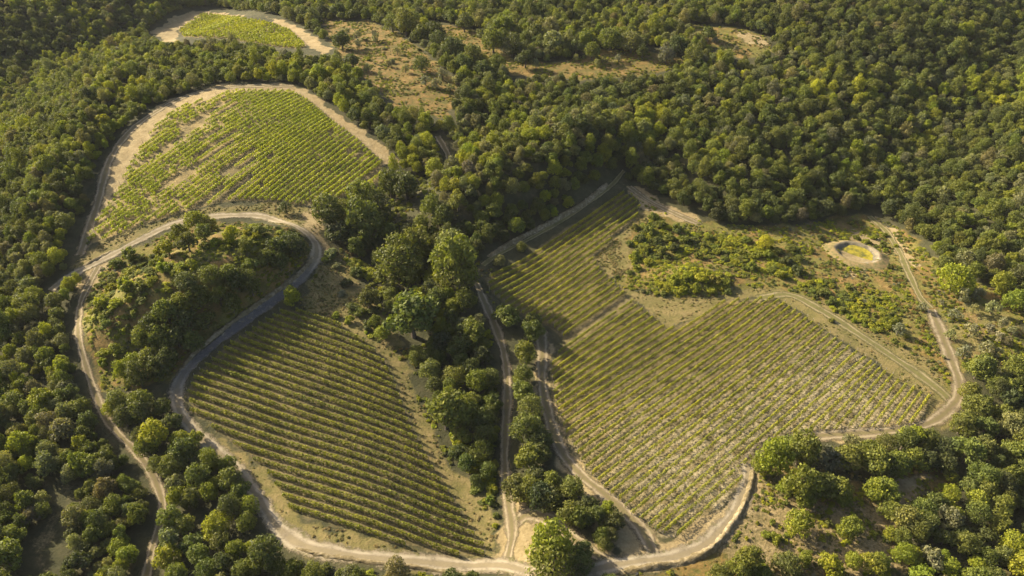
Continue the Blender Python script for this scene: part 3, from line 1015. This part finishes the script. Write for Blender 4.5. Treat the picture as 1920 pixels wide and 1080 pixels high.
plant_rows(rowsT, "vine rows of the farthest vineyard", lambda k, n: f"bright vine row in the small farthest vineyard above the wood, {ordinal(k)} from its corner",
           30, 1.9, 1.6, 0.6, 0.2, 0.3, (0.26, 0.275, 0.025))

# ------------------------------------------------------------------ trees
TONES = {'d': (0.086, 0.100, 0.029), 'm': (0.126, 0.142, 0.031), 'b': (0.19, 0.208, 0.024), 'y': (0.225, 0.232, 0.022), 'g': (0.155, 0.16, 0.072), 'o': (0.19, 0.188, 0.11), 'Y': (0.30, 0.28, 0.02), 'k': (0.15, 0.137, 0.068)}
TONE_WORD = {'d': "dark green", 'm': "mid green", 'b': "bright green", 'y': "yellow green", 'g': "greyish green", 'o': "silvery green", 'Y': "vivid yellow", 'k': "brownish grey"}

HAND = """
613 397 65 d;675 367 75 m;680 416 75 d;640 428 60 d;703 385 60 d;761 347 58 d;732 345 52 d;781 453 70 m;744 491 88 m;755 470 80 m;853 491 92 m;844 456 55 g;858 514 72 m;
810 385 40 m;790 419 35 m;830 405 45 d;858 376 40 m;772 588 108 m;807 542 35 g;824 542 26 g;715 620 34 b;703 605 30 m;881 611 55 m;845 594 42 d;690 560 42 d;
888 622 50 m;806 691 42 g;851 703 50 m;896 715 44 m;814 720 36 d;835 772 92 m;904 785 50 d;924 748 42 d;875 765 48 d;920 711 36 d;859 842 36 d;908 817 46 d;880 690 40 d;
860 650 48 d;830 640 44 d;905 665 40 d;820 560 44 d;870 560 44 d;880 850 30 d;
951 587 62 m;998 601 36 d;1002 622 40 d;985 658 46 m;981 703 38 m;981 732 43 m;994 764 46 m;990 805 52 m;1014 821 46 d;994 858 48 m;1012 850 40 d;
968 913 56 m;990 913 56 m;1005 893 46 m;1014 929 60 d;1037 904 40 m;1034 935 56 d;1074 913 50 m;1068 964 48 m;1085 973 50 m;1101 947 48 d;1114 969 46 d;1141 955 36 b;1152 978 42 d;1128 1000 32 m;1147 1004 28 m;1134 1018 30 m;
1030 1018 86 b;1037 1058 88 m;1094 1031 42 d;1090 1056 46 d;
367 410 50 b;390 420 36 m;337 437 42 m;313 463 38 b;350 453 46 m;297 470 28 b;433 440 36 b;380 433 40 m;460 467 30 d;487 430 28 m;543 450 50 d;517 463 48 d;560 463 38 d;497 480 42 m;470 493 38 m;523 490 42 d;
390 510 46 m;423 507 46 m;443 523 48 d;350 527 48 d;370 553 52 d;410 553 46 m;433 567 46 d;470 537 42 d;310 580 56 m;337 567 50 m;350 597 58 d;383 597 50 d;283 607 50 m;297 633 60 m;330 630 56 d;267 633 46 m;363 640 46 d;
277 667 56 m;250 677 50 b;227 693 38 b;260 707 48 d;297 687 50 d;317 673 42 d;
220 753 42 m;207 767 32 b;233 783 42 m;263 750 48 m;260 773 46 d;303 760 36 d;317 787 40 d;287 817 54 b;260 813 36 m;273 837 42 m;337 820 36 b;363 817 32 b;343 843 52 d;387 853 38 m;397 867 38 m;427 870 36 m;320 867 48 m;330 900 42 g;293 867 36 m;
367 863 42 d;373 893 52 d;403 907 38 b;390 927 38 b;433 900 50 m;447 920 42 m;357 933 42 m;330 933 38 b;320 973 50 m;343 983 42 m;400 983 54 b;467 947 36 b;463 980 38 m;433 953 46 d;413 1013 42 m;317 1010 48 g;357 1013 46 m;310 1043 56 b;370 1040 42 m;
440 1033 42 m;500 1037 68 m;473 1027 32 b;480 1057 42 m;387 1063 46 m;547 1070 42 m;417 1057 42 d;453 1067 42 m;590 1078 44 m;330 1075 50 m;525 1062 40 d;
1451 861 72 b;1424 870 38 b;1504 846 74 m;1481 837 52 m;1561 855 64 g;1587 858 62 m;1635 846 66 m;1647 867 62 m;1605 834 46 g;1507 908 82 m;1469 911 34 b;1540 908 62 m;1576 917 62 m;1584 935 38 m;1513 938 42 m;
1501 979 64 b;1596 988 54 b;1647 920 62 b;1404 1050 62 m;1386 1068 52 m;1478 1053 58 m;1510 1047 34 b;1558 1056 54 b;1600 1053 38 b;1641 1056 58 b;1430 1071 42 m;1350 1078 46 m;
1662 920 60 b;1670 954 48 m;1703 973 62 g;1733 958 52 m;1784 891 32 b;1784 924 38 b;1788 973 56 g;1673 1002 32 b;1651 1054 46 m;1696 1036 46 b;1718 1039 48 b;1751 1047 58 g;1773 1006 48 m;1814 1021 52 m;1840 936 52 b;1877 980 46 m;1881 947 52 m;1836 961 52 m;1847 1002 52 d;
1844 891 62 m;1818 847 62 m;1847 839 46 m;1896 891 52 m;1907 850 52 m;1851 799 48 m;1807 795 50 m;1896 799 50 g;1836 761 54 m;1884 769 46 m;1821 732 42 m;1844 691 50 m;1896 721 50 m;1907 695 48 m;
1718 813 52 b;1744 824 46 m;1714 858 48 m;1681 865 56 m;1662 836 46 m;1662 887 46 d;1773 836 46 d;1696 828 42 m;1740 860 46 d;1775 870 44 d;1720 1000 44 m;1690 1010 40 m;1740 990 44 d;
535 388 26 d;1793 519 62 y;1771 492 38 m;1838 691 48 m;1882 530 42 b;1907 561 42 b;1437 452 30 Y;
760 45 42 m;790 60 40 d;735 40 38 m;820 75 36 d;850 85 48 d;815 60 40 d;885 105 42 m;925 75 46 m;960 85 40 d;905 130 36 d;1005 60 38 d;1040 75 46 g;1035 50 36 g;1145 70 44 m;1185 75 44 g;1205 95 26 d;870 40 36 m;945 45 40 m;905 62 34 d;985 110 34 d;930 118 36 m;870 120 38 d;1080 85 36 d;1110 95 34 m;1250 100 34 g;1300 105 36 m;660 110 34 d;640 75 34 d;790 120 30 d;1270 85 36 d;1330 60 32 d;
1060 1020 30 d;118 548 34 b;105 590 40 m;
"""
SHRUB_HAND = """
243 477 34 m;217 493 28 m;263 483 26 m;233 537 36 y;210 540 30 y;193 567 32 y;183 580 24 y;217 567 32 y;240 557 30 y;263 537 28 m;283 527 28 y;310 543 22 y;307 503 30 b;293 490 28 y;337 497 28 y;357 493 30 y;330 510 30 b;177 600 14 m;200 607 28 m;
233 593 16 b;193 660 26 b;213 653 32 b;193 680 24 b;230 657 22 m;483 443 20 y;493 450 22 y;463 437 16 y;403 453 25 b;430 450 22 b;383 460 26 m;230 620 16 y;250 585 16 b;218 630 14 y;265 560 24 m;245 510 24 y;280 505 22 m;190 600 12 b;
640 548 20 o;632 497 20 g;622 473 30 g;669 508 30 d;648 530 26 d;660 575 34 d;630 590 20 y;655 600 22 y;690 610 30 d;675 585 30 d;700 580 30 d;
898 870 28 y;916 882 30 y;894 915 28 m;922 915 26 y;918 940 22 m;905 895 24 y;885 880 22 y;930 965 16 m;928 985 14 y;925 870 22 y;
1454 1009 30 b;1438 1003 24 b;1448 979 16 b;1475 944 16 m;1555 982 18 m;1626 979 18 b;1420 980 10 y;1440 960 9 y;1400 1010 10 y;1500 1030 10 b;1430 935 9 y;1640 1000 20 b;
1668 605 30 b;1693 647 16 m;1882 547 28 y;1700 630 14 y;1655 590 18 b;1620 600 16 b;
640 1076 32 m;690 1080 32 b;735 1082 28 m;790 1082 26 y;610 1068 30 m;660 1084 30 m;
1400 448 26 m;1460 470 26 m;1440 478 24 b;1485 465 24 m;1475 490 26 d;1495 505 30 d;1465 515 26 b;1420 475 26 b;1390 470 24 b;1365 455 22 b;1345 470 22 b;1320 460 22 m;1300 450 20 m;1330 445 20 b;1500 485 22 m;1445 505 22 m;1380 490 22 b;1410 500 22 b;1310 480 20 m;1300 498 18 m;
1218 430 28 m;1240 420 26 m;1200 445 26 m;1230 450 30 m;1255 445 26 m;1270 430 26 m;1210 465 26 b;1240 470 28 m;1265 465 24 d;1190 480 24 b;1215 490 24 b;1285 450 24 m;1195 500 20 b;1180 455 18 m;1250 480 22 d;1225 405 22 m;1190 425 18 m;1180 510 16 m;
1265 525 26 y;1290 515 26 y;1315 520 28 y;1340 525 28 y;1360 530 26 b;1250 540 22 y;1280 540 24 b;1305 540 24 y;1335 545 22 y;1365 545 18 m;1245 550 16 m;
1625 452 18 b;1640 445 16 b;1605 445 14 m;1655 460 18 m;1660 470 14 b;1585 447 14 b;1570 455 12 m;1645 490 12 b;1668 500 16 m;1540 445 18 d;1520 470 14 y;1660 440 14 b;1680 460 12 b;1572 470 9 b;1590 452 10 y;1612 448 10 b;1632 456 10 b;1648 468 10 y;1655 482 9 b;1600 506 8 y;1580 495 8 m;
1540 550 20 m;1560 565 22 m;1525 545 18 m;1580 580 18 m;1600 555 16 y;1560 535 14 y;1610 575 14 y;1640 590 14 y;1590 540 14 y;1630 545 12 y;1660 560 12 y;1520 530 14 b;1560 600 14 m;1600 600 12 b;1690 590 10 y;1650 620 12 y;1700 610 10 y;1500 535 12 b;
1740 660 10 m;1750 690 10 m;1770 670 10 g;1720 640 10 y;
175 440 9 y;165 455 9 b;1155 520 9 m;1205 545 12 g;1232 548 14 b;
700 60 12 o;705 75 10 m;720 90 12 o;690 110 12 y;770 75 14 o;735 115 14 o;785 92 12 m;
"""
OLIVE_HAND = """
1804 553 30 o;1832 550 30 o;1863 578 30 o;1827 580 22 o;1793 589 28 o;1821 619 34 o;1857 614 26 o;1882 605 26 o;1874 630 26 o;1785 628 28 o;1810 661 36 o;1846 655 36 o;1732 575 22 o;1685 619 28 o;1766 567 14 o;1890 640 24 o;1870 660 24 o;1900 620 22 o;
798 150 24 o;818 155 24 o;830 140 22 o;856 150 22 o;845 165 18 o;668 65 22 o;672 82 20 o;728 118 16 o;703 70 20 o;1005 120 20 o;
690 128 16 o;712 140 14 o;745 95 16 o;760 130 16 o;650 60 18 o;1080 108 16 o;1120 118 16 o;1160 108 18 o;1240 112 14 o;1340 75 14 o;1380 92 14 o;
"""
def parse(s):
    out = []
    for r in s.replace("\n", "").split(";"):
        f = r.split()
        if len(f) == 4:
            out.append((float(f[0]), float(f[1]), float(f[2]), f[3]))
    return out

def place(lst, frac):
    """crown pixel + width in pixels -> base point, crown width"""
    px = np.array([r[0] for r in lst]); py = np.array([r[1] for r in lst]); dm = np.array([r[2] for r in lst])
    D = np.full(len(lst), 6.0)
    for _ in range(4):
        p, zc = cast(px, py, frac * D)
        D = dm * zc / F
    return p[:, :2], D

hand = [(a, b, d * (1.22 if (960 < a < 1025 and 590 < b < 872) else 0.96 if (a > 1400 and b > 880) else 0.97 if (a < 560 and 400 < b < 720) else 1.08), q) for a, b, d, q in parse(HAND)]
hXY, hD = place(hand, 0.5)
shr = parse(SHRUB_HAND)
sXY, sD = place(shr, 0.25)
olv = parse(OLIVE_HAND)
oXY, oD = place(olv, 0.45)

# the rest of the wood: scattered over the whole valley, kept out of the clearings
clear_w = [world_poly(p) for p in CLEAR]
def scatter_wood():
    pts = []
    cell = {}
    for p, d in zip(hXY, hD):
        cell.setdefault((int(p[0] // 8), int(p[1] // 8)), []).append((p[0], p[1], d))
    N = 130000
    # photo frustum with a margin for shade and for a look from the side
    X = rng.uniform(-420, 430, N); Y = rng.uniform(52, 620, N)
    P = np.stack([X, Y], -1)
    Z = zfun(P)
    px, py, zc = project(np.column_stack([P, Z]))
    m = (px > -160) & (px < 2080) & (py > -90) & (py < 1230) & (zc > 0)
    P, Z, px, py, zc = P[m], Z[m], px[m], py[m], zc[m]
    # crown width by area
    near_left = (px < 320) & (py > 560)
    far = np.clip((620 - py) / 500, 0, 1)
    D = 4.5 + 0.7 * far + rng.normal(0, 0.9, len(P))
    west = (px < 380) & (py < 560) & (py > 60)
    D[west] = 4.2 + rng.normal(0, 1.0, west.sum())
    D[near_left] = 4.3 + rng.normal(0, 1.0, near_left.sum())
    D = np.clip(D, 2.6, 10)
    tight = np.where(near_left, 0.225, 0.262)
    bad = np.zeros(len(P), bool)
    cx, cy, _ = project(np.column_stack([P, Z + 0.55 * D]))
    # a point of the ground that the crown would hide
    Q = cast(cx, cy)[0][:, :2]
    for w in clear_w:
        lo, hi = w.min(0) - 8, w.max(0) + 8
        for S in (P, Q):
            k = ((S >= lo) & (S <= hi)).all(1) & ~bad
            if k.any():
                ii = np.where(k)[0]
                s = signed(S[ii], w)
                bad[ii[s > -0.28 * D[ii]]] = True
    for path, wid in ROADS_XY:
        pl = path[::3]
        lo, hi = pl.min(0) - 10, pl.max(0) + 10
        k = ((P >= lo) & (P <= hi)).all(1) & ~bad
        ii = np.where(k)[0]
        if len(ii):
            d, _ = seg_dist(P[ii], pl[:-1], pl[1:])
            bad[ii[d < wid.mean() * 0.5 + 0.42 * D[ii]]] = True
    for i in np.where(~bad)[0]:
        x, y, d = P[i, 0], P[i, 1], D[i]
        gx_, gy_ = int(x // 8), int(y // 8)
        ok = True
        for a in (-1, 0, 1):
            for b in (-1, 0, 1):
                for (qx, qy, qd) in cell.get((gx_ + a, gy_ + b), ()):
                    if (qx - x) ** 2 + (qy - y) ** 2 < (tight[i] * (d + qd)) ** 2:
                        ok = False; break
                if not ok: break
            if not ok: break
        if ok:
            cell.setdefault((gx_, gy_), []).append((x, y, d))
            pts.append((x, y, d, px[i], py[i], zc[i]))
    return np.array(pts)
wood = scatter_wood()

def wood_tone(x, y):
    """kinds of tree keep together in the wood"""
    v = vnoise(np.array([x / 26.0]), np.array([y / 26.0]))[0] * 0.6 + vnoise(np.array([x / 9.0 + 40]), np.array([y / 9.0]))[0] * 0.4
    r = rng.random()
    q = v + 0.5 * (r - 0.5)
    if rng.random() < 0.035:
        return 'k'
    return 'd' if q < 0.36 else 'm' if q < 0.62 else 'g' if q < 0.72 else 'b' if q < 0.9 else 'y'

def tint_of(tone, j=0.12):
    c = np.array(TONES[tone])
    k = 1 + rng.normal(0, j)
    return np.clip(np.array([c[0] * k * (1 + rng.normal(0, 0.05)), c[1] * k, c[2] * (1 + rng.normal(0, 0.12))]), 0.008, 0.6)

# which trees are built one by one: those that show largest
wt = [wood_tone(r[0], r[1]) for r in wood]
size = np.where((wood[:, 3] > 5) & (wood[:, 3] < 1915) & (wood[:, 4] > 5) & (wood[:, 4] < 1090), wood[:, 2] * F / wood[:, 5], 0)
N_TREES = 298
n_more = max(0, N_TREES - len(hand))
big = set(np.argsort(-size)[:n_more].tolist())

TREES = []                                     # x, y, crown width, tone
for p, d, r in zip(hXY, hD, hand):
    TREES.append((p[0], p[1], d, r[3]))
for i in sorted(big):
    TREES.append((wood[i, 0], wood[i, 1], wood[i, 2], wt[i]))

# --- where a tree stands, in words
PLACES = [
    (60, 620, "in wood west of the forest track", "the road end"), (60, 800, "in wood west of the forest track bend", "the track bend"), (60, 1000, "by the bare grey slope", "the bare slope"),
    (220, 950, "in the strip west of the forest track", "the track bend"), (260, 790, "between forest track and gravel road", "the road bend"), (340, 900, "in copse between track and road", "the track bend"),
    (420, 1000, "in copse beside the pale road curve", "the road curve"), (540, 1060, "below the gravel road", "the road curve"),
    (350, 440, "on the ivy covered knoll top", "the lone tree"), (520, 470, "at the knoll's road bend end", "the road bend"), (400, 540, "on the knoll's shaded middle", "the tarmac"),
    (280, 660, "on the knoll's lower shaded flank", "the forest track"), (650, 400, "in clump beside the road hairpin", "the hairpin"), (760, 480, "in the gully above the big oak", "the hairpin"),
    (850, 490, "in the gully by the wood edge track", "the track"), (780, 600, "around the big oak by lower vineyard", "the vineyard corner"), (850, 700, "in gully beside the middle dirt track", "the dirt track"),
    (870, 800, "in gully below the round oak", "the dirt track"), (990, 700, "in hedgerow between the two dirt tracks", "the hedge's far end"), (1010, 860, "in thick hedge end at terrace foot", "the junction"),
    (1100, 960, "in clump between junction and terrace", "the junction"), (1050, 1040, "on the dirt junction", "the junction"), (1500, 850, "in belt under the terrace vineyard", "the earth bank"),
    (1520, 920, "in the dry clearing's dense clump", "the earth bank"), (1500, 1040, "along the dry clearing's near edge", "the earth bank"), (1640, 860, "in belt under the vineyard corner", "the vineyard corner"),
    (1680, 960, "beside the bare gully patch", "the bare patch"), (1720, 1040, "in wood below the bare gully patch", "the bare patch"), (1800, 930, "in wood east of the bare patch", "the bare patch"),
    (1850, 1000, "in lower eastern wood", "the bare patch"), (1840, 840, "in eastern wood below the perimeter track", "the track corner"), (1860, 740, "in eastern wood by the olive grove", "the olive grove"),
    (1800, 520, "at the olive grove's far edge", "the pond"), (1437, 452, "alone in the meadow scrub", "the pond"), (535, 388, "alone at hill vineyard corner", "the road"),
    (850, 80, "beside the brown upland meadow", "the meadow"), (1100, 75, "beside the far brown glade", "the glade"), (720, 350, "in the dark dip past the hairpin", "the hairpin"),
    (900, 420, "along the wood edge track", "the track"), (1300, 350, "at the wood's edge above the meadow", "the meadow"), (1650, 330, "in the ravine behind the pond", "the pond"),
    (60, 400, "on the western wooded slope", "the headland track"), (660, 220, "in belt beside the hill vineyard", "the vineyard"),
]
def describe(things, noun, size_words):
    """a label for each thing that no other thing carries"""
    px, py, zc = project(np.array([[t[0], t[1], float(zg(np.array([t[0], t[1]]))) + 0.4 * t[2]] for t in things]))
    A = np.array([(p[0], p[1]) for p in PLACES], float)
    groups = {}
    for i, t in enumerate(things):
        k = int(np.argmin((A[:, 0] - px[i]) ** 2 + (1.4 * (A[:, 1] - py[i])) ** 2))
        sw = size_words[0] if t[2] < size_words[3] else size_words[1] if t[2] < size_words[4] else size_words[2]
        groups.setdefault((k, sw, t[3]), []).append(i)
    out = [None] * len(things)
    for (k, sw, tone), ids in groups.items():
        ids.sort(key=lambda i: (px[i] - A[k, 0]) + 0.001 * py[i])
        base = f"{sw + ' ' if sw else ''}{TONE_WORD[tone]} {noun} {PLACES[k][2]}"
        if len(ids) == 1:
            out[ids[0]] = base
            continue
        for j, i in enumerate(ids):
            out[i] = base + ", " + (f"{ordinal(j)} from the left" if j else "leftmost")
    return out

def yaw_scale(D, h):
    return rng.uniform(0, 2 * math.pi), (D * rng.uniform(0.94, 1.06), D * rng.uniform(0.94, 1.06), D * h)

labels = describe(TREES, "tree", ("small", "", "large", 4.6, 7.4))
trunk0 = [None] * len(TRUNKS)
crown0 = {}
CROWN_PROTO = []
def make_tree(x, y, D, tone, label, name, cat, group, crowns, trunk_h=0.24, hs=(0.85, 1.2)):
    z = float(zg(np.array([x, y])))
    r = bpy.data.objects.new(name, None)
    r.location = (x, y, z)
    COL.objects.link(r)
    tag(r, label, cat, group)
    yaw, sc = yaw_scale(D, rng.uniform(*hs))
    ci = int(rng.integers(len(crowns)))
    if ci == 7 and D > 6.5:                    # the tall narrow crown suits small trees only
        ci = 3
    me = crowns[ci]
    key = me.name
    if key in crown0:
        c = crown0[key].copy()
        COL.objects.link(c)
    else:
        c = link("crown", me)
        crown0[key] = c
    c.parent = r
    c.location = (0, 0, D * trunk_h * 0.7)
    c.rotation_euler = (rng.normal(0, 0.05), rng.normal(0, 0.05), yaw)
    c.scale = sc
    c.color = (*tint_of(tone), 1)
    if trunk_h > 0.1:
        k = int(rng.integers(len(TRUNKS)))
        if trunk0[k] is None:
            tr = link("trunk", TRUNKS[k]); trunk0[k] = tr
        else:
            tr = trunk0[k].copy(); COL.objects.link(tr)
        tr.parent = r
        tr.rotation_euler = (0, 0, yaw + 1)
        tr.scale = (D, D, D)
    return r, c

for (x, y, D, tone), lb in zip(TREES, labels):
    make_tree(x, y, D, tone, lb, "oak_tree", "tree", "trees of the wood and hedges", CROWNS)
OL = [(p[0], p[1], d, r[3]) for p, d, r in zip(oXY, oD, olv)]
for (x, y, D, tone), lb in zip(OL, describe(OL, "olive tree", ("small", "round", "broad", 3.4, 4.8))):
    make_tree(x, y, D, tone, lb, "olive_tree", "olive tree", "olive trees on the dry slope", OLIVES)
SH = [(p[0], p[1], d, r[3]) for p, d, r in zip(sXY, sD, shr)]
SHRUB_PLACES = [
    (220, 500, "at the knoll's fork end", ""), (215, 560, "on the knoll's sunny bank", ""), (300, 510, "on the knoll's open top", ""), (210, 650, "beside the forest track", ""), (430, 450, "under the ivy knoll", ""),
    (640, 500, "below the road hairpin", ""), (680, 590, "above the lower vineyard corner", ""), (905, 890, "at the foot of the gully wood", ""), (925, 960, "beside the middle dirt track", ""),
    (1440, 990, "in the dry clearing by the bank", ""), (1600, 990, "in the dry clearing", ""), (1690, 620, "above the grassy headland", ""), (680, 1080, "below the gravel road", ""),
    (1340, 465, "in the meadow thicket", ""), (1460, 490, "in the thicket by the yellow tree", ""), (1230, 450, "in the thicket beside upper vine rows", ""), (1300, 530, "on the yellow scrub mound", ""),
    (1630, 455, "around the pond", ""), (1560, 570, "on the slope under the pond", ""), (1640, 590, "on the brown slope", ""), (1750, 670, "beside the perimeter track", ""), (170, 450, "on the hill vineyard's edge", ""),
    (1210, 540, "on the grassy headland", ""), (730, 90, "on the brown upland meadow", ""),
]
_keep = PLACES
PLACES = SHRUB_PLACES
shl = describe(SH, "shrub", ("low", "rounded", "big", 2.4, 3.6))
PLACES = _keep
for (x, y, D, tone), lb in zip(SH, shl):
    make_tree(x, y, D, tone, lb, "shrub", "shrub", "shrubs of the meadow and banks", BUSHES, 0.0, (0.6, 1.0))

# ------------------------------------------------------------------ the mass of the wood beyond, and low scrub, as stuff
def instancer(name, pts, tints, scales, protos, mat):
    me = bpy.data.meshes.new(name)
    me.vertices.add(len(pts))
    me.vertices.foreach_set('co', np.ascontiguousarray(pts, dtype=np.float32).ravel())
    a = me.attributes.new('tint', 'FLOAT_COLOR', 'POINT')
    a.data.foreach_set('color', np.column_stack([tints, np.ones(len(pts))]).astype(np.float32).ravel())
    a = me.attributes.new('grow', 'FLOAT_VECTOR', 'POINT')
    a.data.foreach_set('vector', np.ascontiguousarray(scales, dtype=np.float32).ravel())
    a = me.attributes.new('yaw', 'FLOAT_VECTOR', 'POINT')
    yaw = np.column_stack([rng.normal(0, .06, len(pts)), rng.normal(0, .06, len(pts)), rng.uniform(0, 6.28, len(pts))])
    a.data.foreach_set('vector', yaw.astype(np.float32).ravel())
    a = me.attributes.new('sort', 'INT', 'POINT')
    a.data.foreach_set('value', rng.integers(0, len(protos), len(pts)).astype(np.int32))
    me.update()
    o = link(name, me)
    g = bpy.data.node_groups.new(name + "_spread", 'GeometryNodeTree')
    g.interface.new_socket("Geometry", in_out='INPUT', socket_type='NodeSocketGeometry')
    g.interface.new_socket("Geometry", in_out='OUTPUT', socket_type='NodeSocketGeometry')
    N, L = g.nodes, g.links
    gi, go = N.new('NodeGroupInput'), N.new('NodeGroupOutput')
    join = N.new('GeometryNodeGeometryToInstance')
    for ob in protos[::-1]:
        oi = N.new('GeometryNodeObjectInfo')
        oi.inputs['Object'].default_value = ob
        oi.transform_space = 'ORIGINAL'
        L.new(oi.outputs['Geometry'], join.inputs[0])
    iop = N.new('GeometryNodeInstanceOnPoints')
    iop.inputs['Pick Instance'].default_value = True
    def named(nm, typ):
        na = N.new('GeometryNodeInputNamedAttribute')
        na.data_type = typ
        na.inputs[0].default_value = nm
        return na.outputs[0]
    L.new(gi.outputs[0], iop.inputs['Points'])
    L.new(join.outputs[0], iop.inputs['Instance'])
    L.new(named('sort', 'INT'), iop.inputs['Instance Index'])
    e2r = N.new('FunctionNodeEulerToRotation')
    L.new(named('yaw', 'FLOAT_VECTOR'), e2r.inputs[0])
    L.new(e2r.outputs[0], iop.inputs['Rotation'])
    L.new(named('grow', 'FLOAT_VECTOR'), iop.inputs['Scale'])
    sm = N.new('GeometryNodeSetMaterial')
    sm.inputs['Material'].default_value = mat
    L.new(iop.outputs[0], sm.inputs[0])
    L.new(sm.outputs[0], go.inputs[0])
    md = o.modifiers.new("spread", 'NODES')
    md.node_group = g
    tag(o, kind='stuff')
    return o

rest = [i for i in range(len(wood)) if i not in big]
R = wood[rest]
Dz = R[:, 2]
pz = zg(R[:, :2]) + Dz * 0.17
sc = np.column_stack([Dz * rng.uniform(.92, 1.1, len(R)), Dz * rng.uniform(.92, 1.1, len(R)), Dz * rng.uniform(.8, 1.4, len(R))])
tin = np.array([tint_of(wt[i]) for i in rest])
instancer("forest", np.column_stack([R[:, :2], pz]), tin, sc, [crown0[m.name] for m in CROWNS if m.name in crown0], MAT_LEAF_FAR)
print("TREES", len(TREES), "forest", len(R), "shrubs", len(SH), "olives", len(OL), "rows", len(rowsL), len(rowsR), len(rowsU), len(rowsT))

# low scrub: tiny plants on the dry ground and along the edges
def scrub_points(polys, n, off_grass=True):
    out = []
    for pts, m in polys:
        w = world_poly(pts)
        lo, hi = w.min(0), w.max(0)
        q = rng.uniform(lo, hi, (m * 6, 2))
        q = q[inside(q, w)]
        v = vnoise(q[:, 0] / 4.0, q[:, 1] / 4.0)
        q = q[rng.random(len(q)) < np.clip((v - 0.25) * 1.8, 0.05, 1)]
        out.append(q[:m])
    q = np.concatenate(out)
    ok = np.ones(len(q), bool)
    for path, wid in ROADS_XY:
        pl = path[::3]
        d, _ = seg_dist(q, pl[:-1], pl[1:])
        ok &= d > wid.mean() * 0.5 + 0.2
    for v in (VL, VR, VU, VT):
        ok &= signed(q, world_poly(v)) < -0.5
    if off_grass:
        for k, p in COVER:
            if k == 'grass':
                ok &= signed(q, world_poly(p)) < 0.4
    ok &= np.hypot(q[:, 0] - POND[0], q[:, 1] - POND[1]) > 7.5
    return q[ok]
dryp = [p for k, p in COVER if k == 'dry']
sq = scrub_points([(dryp[0], 8000), (dryp[1], 600), (dryp[2], 2600), (dryp[3], 2600), (dryp[4], 400), (dryp[5], 3000),
                   ([(590, 490), (640, 460), (720, 560), (790, 690), (840, 850), (930, 1010), (880, 960), (770, 730), (650, 600), (560, 575)], 1200),
                   ([(140, 480), (330, 398), (520, 376), (560, 400), (330, 412), (160, 500)], 250),
                   ([(700, 330), (830, 330), (930, 520), (930, 880), (820, 850), (740, 640), (640, 480)], 900)], 0)
THICK = [([(1175, 415), (1230, 405), (1290, 430), (1300, 470), (1250, 495), (1190, 505), (1178, 450)], 260),
         ([(1290, 440), (1380, 440), (1480, 450), (1510, 490), (1480, 520), (1420, 512), (1340, 492)], 330),
         ([(1235, 535), (1290, 503), (1368, 515), (1378, 542), (1240, 553)], 230),
         ([(1490, 530), (1560, 525), (1640, 560), (1700, 620), (1690, 650), (1600, 610), (1530, 565)], 240),
         ([(165, 560), (230, 490), (290, 470), (350, 480), (330, 530), (250, 580), (180, 610)], 300),
         ([(400, 440), (480, 425), (540, 440), (470, 460), (420, 470)], 80),
         ([(700, 330), (820, 330), (830, 420), (700, 430)], 170), ([(605, 470), (700, 500), (765, 640), (700, 640), (600, 545)], 330),
         ([(800, 640), (930, 600), (937, 880), (850, 860)], 260),
         ([(880, 870), (920, 860), (932, 930), (935, 990), (910, 960)], 60)]
tq = scrub_points(THICK, 0)
ds = np.concatenate([rng.uniform(0.45, 1.35, len(sq)) ** 1.3, rng.uniform(1.2, 2.6, len(tq))])
sq = np.concatenate([sq, tq])
tt = [tint_of('y' if v < (0.36 if q < 1.2 else 0.5) else 'b' if v < .55 else 'm' if (v < 0.62 or q > 1.2) else 'o', 0.2) * 1.1 if (v < 0.7 or q > 1.2) else np.array((0.20, 0.14, 0.045)) * rng.uniform(.7, 1.1) for v, q in
      zip(0.6 * vnoise(sq[:, 0] / 7, sq[:, 1] / 7) + 0.5 * rng.random(len(sq)), ds)]
instancer("undergrowth", np.column_stack([sq, zg(sq) - 0.05]), np.array(tt), np.column_stack([ds, ds, ds * np.where(ds < 1.3, 0.55, 0.62) * rng.uniform(.7, 1.15, len(ds))]),
          [crown0[m.name] for m in BUSHES if m.name in crown0], MAT_LEAF_FAR)

# dry grass tufts of the mown margins
tuftp = [(p, 900) for k, p in COVER if k == 'grass'] + [([(1290, 425), (1480, 425), (1640, 510), (1740, 600), (1790, 760), (1640, 640), (1480, 540), (1300, 560)], 1500),
         ([(1405, 870), (1640, 890), (1700, 1000), (1690, 1090), (1300, 1090), (1395, 950)], 1500), ([(600, 40), (740, 60), (860, 165), (840, 225), (690, 150)], 900)]
gq = scrub_points(tuftp, 0, False)
gs = rng.uniform(0.3, 0.85, len(gq))
gt = np.array([(0.24, 0.19, 0.085), (0.17, 0.16, 0.05), (0.13, 0.14, 0.035), (0.30, 0.24, 0.12)])[rng.integers(0, 4, len(gq))] * rng.uniform(0.75, 1.2, (len(gq), 1))
instancer("dry_grass", np.column_stack([gq, zg(gq) - 0.04]), gt, np.column_stack([gs, gs, gs * rng.uniform(.35, .7, len(gs))]), [crown0[m.name] for m in BUSHES if m.name in crown0], MAT_LEAF_FAR)

# ------------------------------------------------------------------ air
bpy.ops.mesh.primitive_cube_add(size=1)
hz = bpy.context.object
hz.name = "haze"
hz.location = (0, 700, 55)
hz.scale = (5400, 7400, 190)
t = NT("air")
pv = t.n("ShaderNodeVolumePrincipled")
pv.inputs['Color'].default_value = (0.93, 0.95, 1.0, 1)
pv.inputs['Density'].default_value = HAZE
pv.inputs['Anisotropy'].default_value = 0.0
t.l(pv.outputs[0], t.out.inputs['Volume'])
hz.data.materials.append(t.m)
tag(hz, kind='stuff')
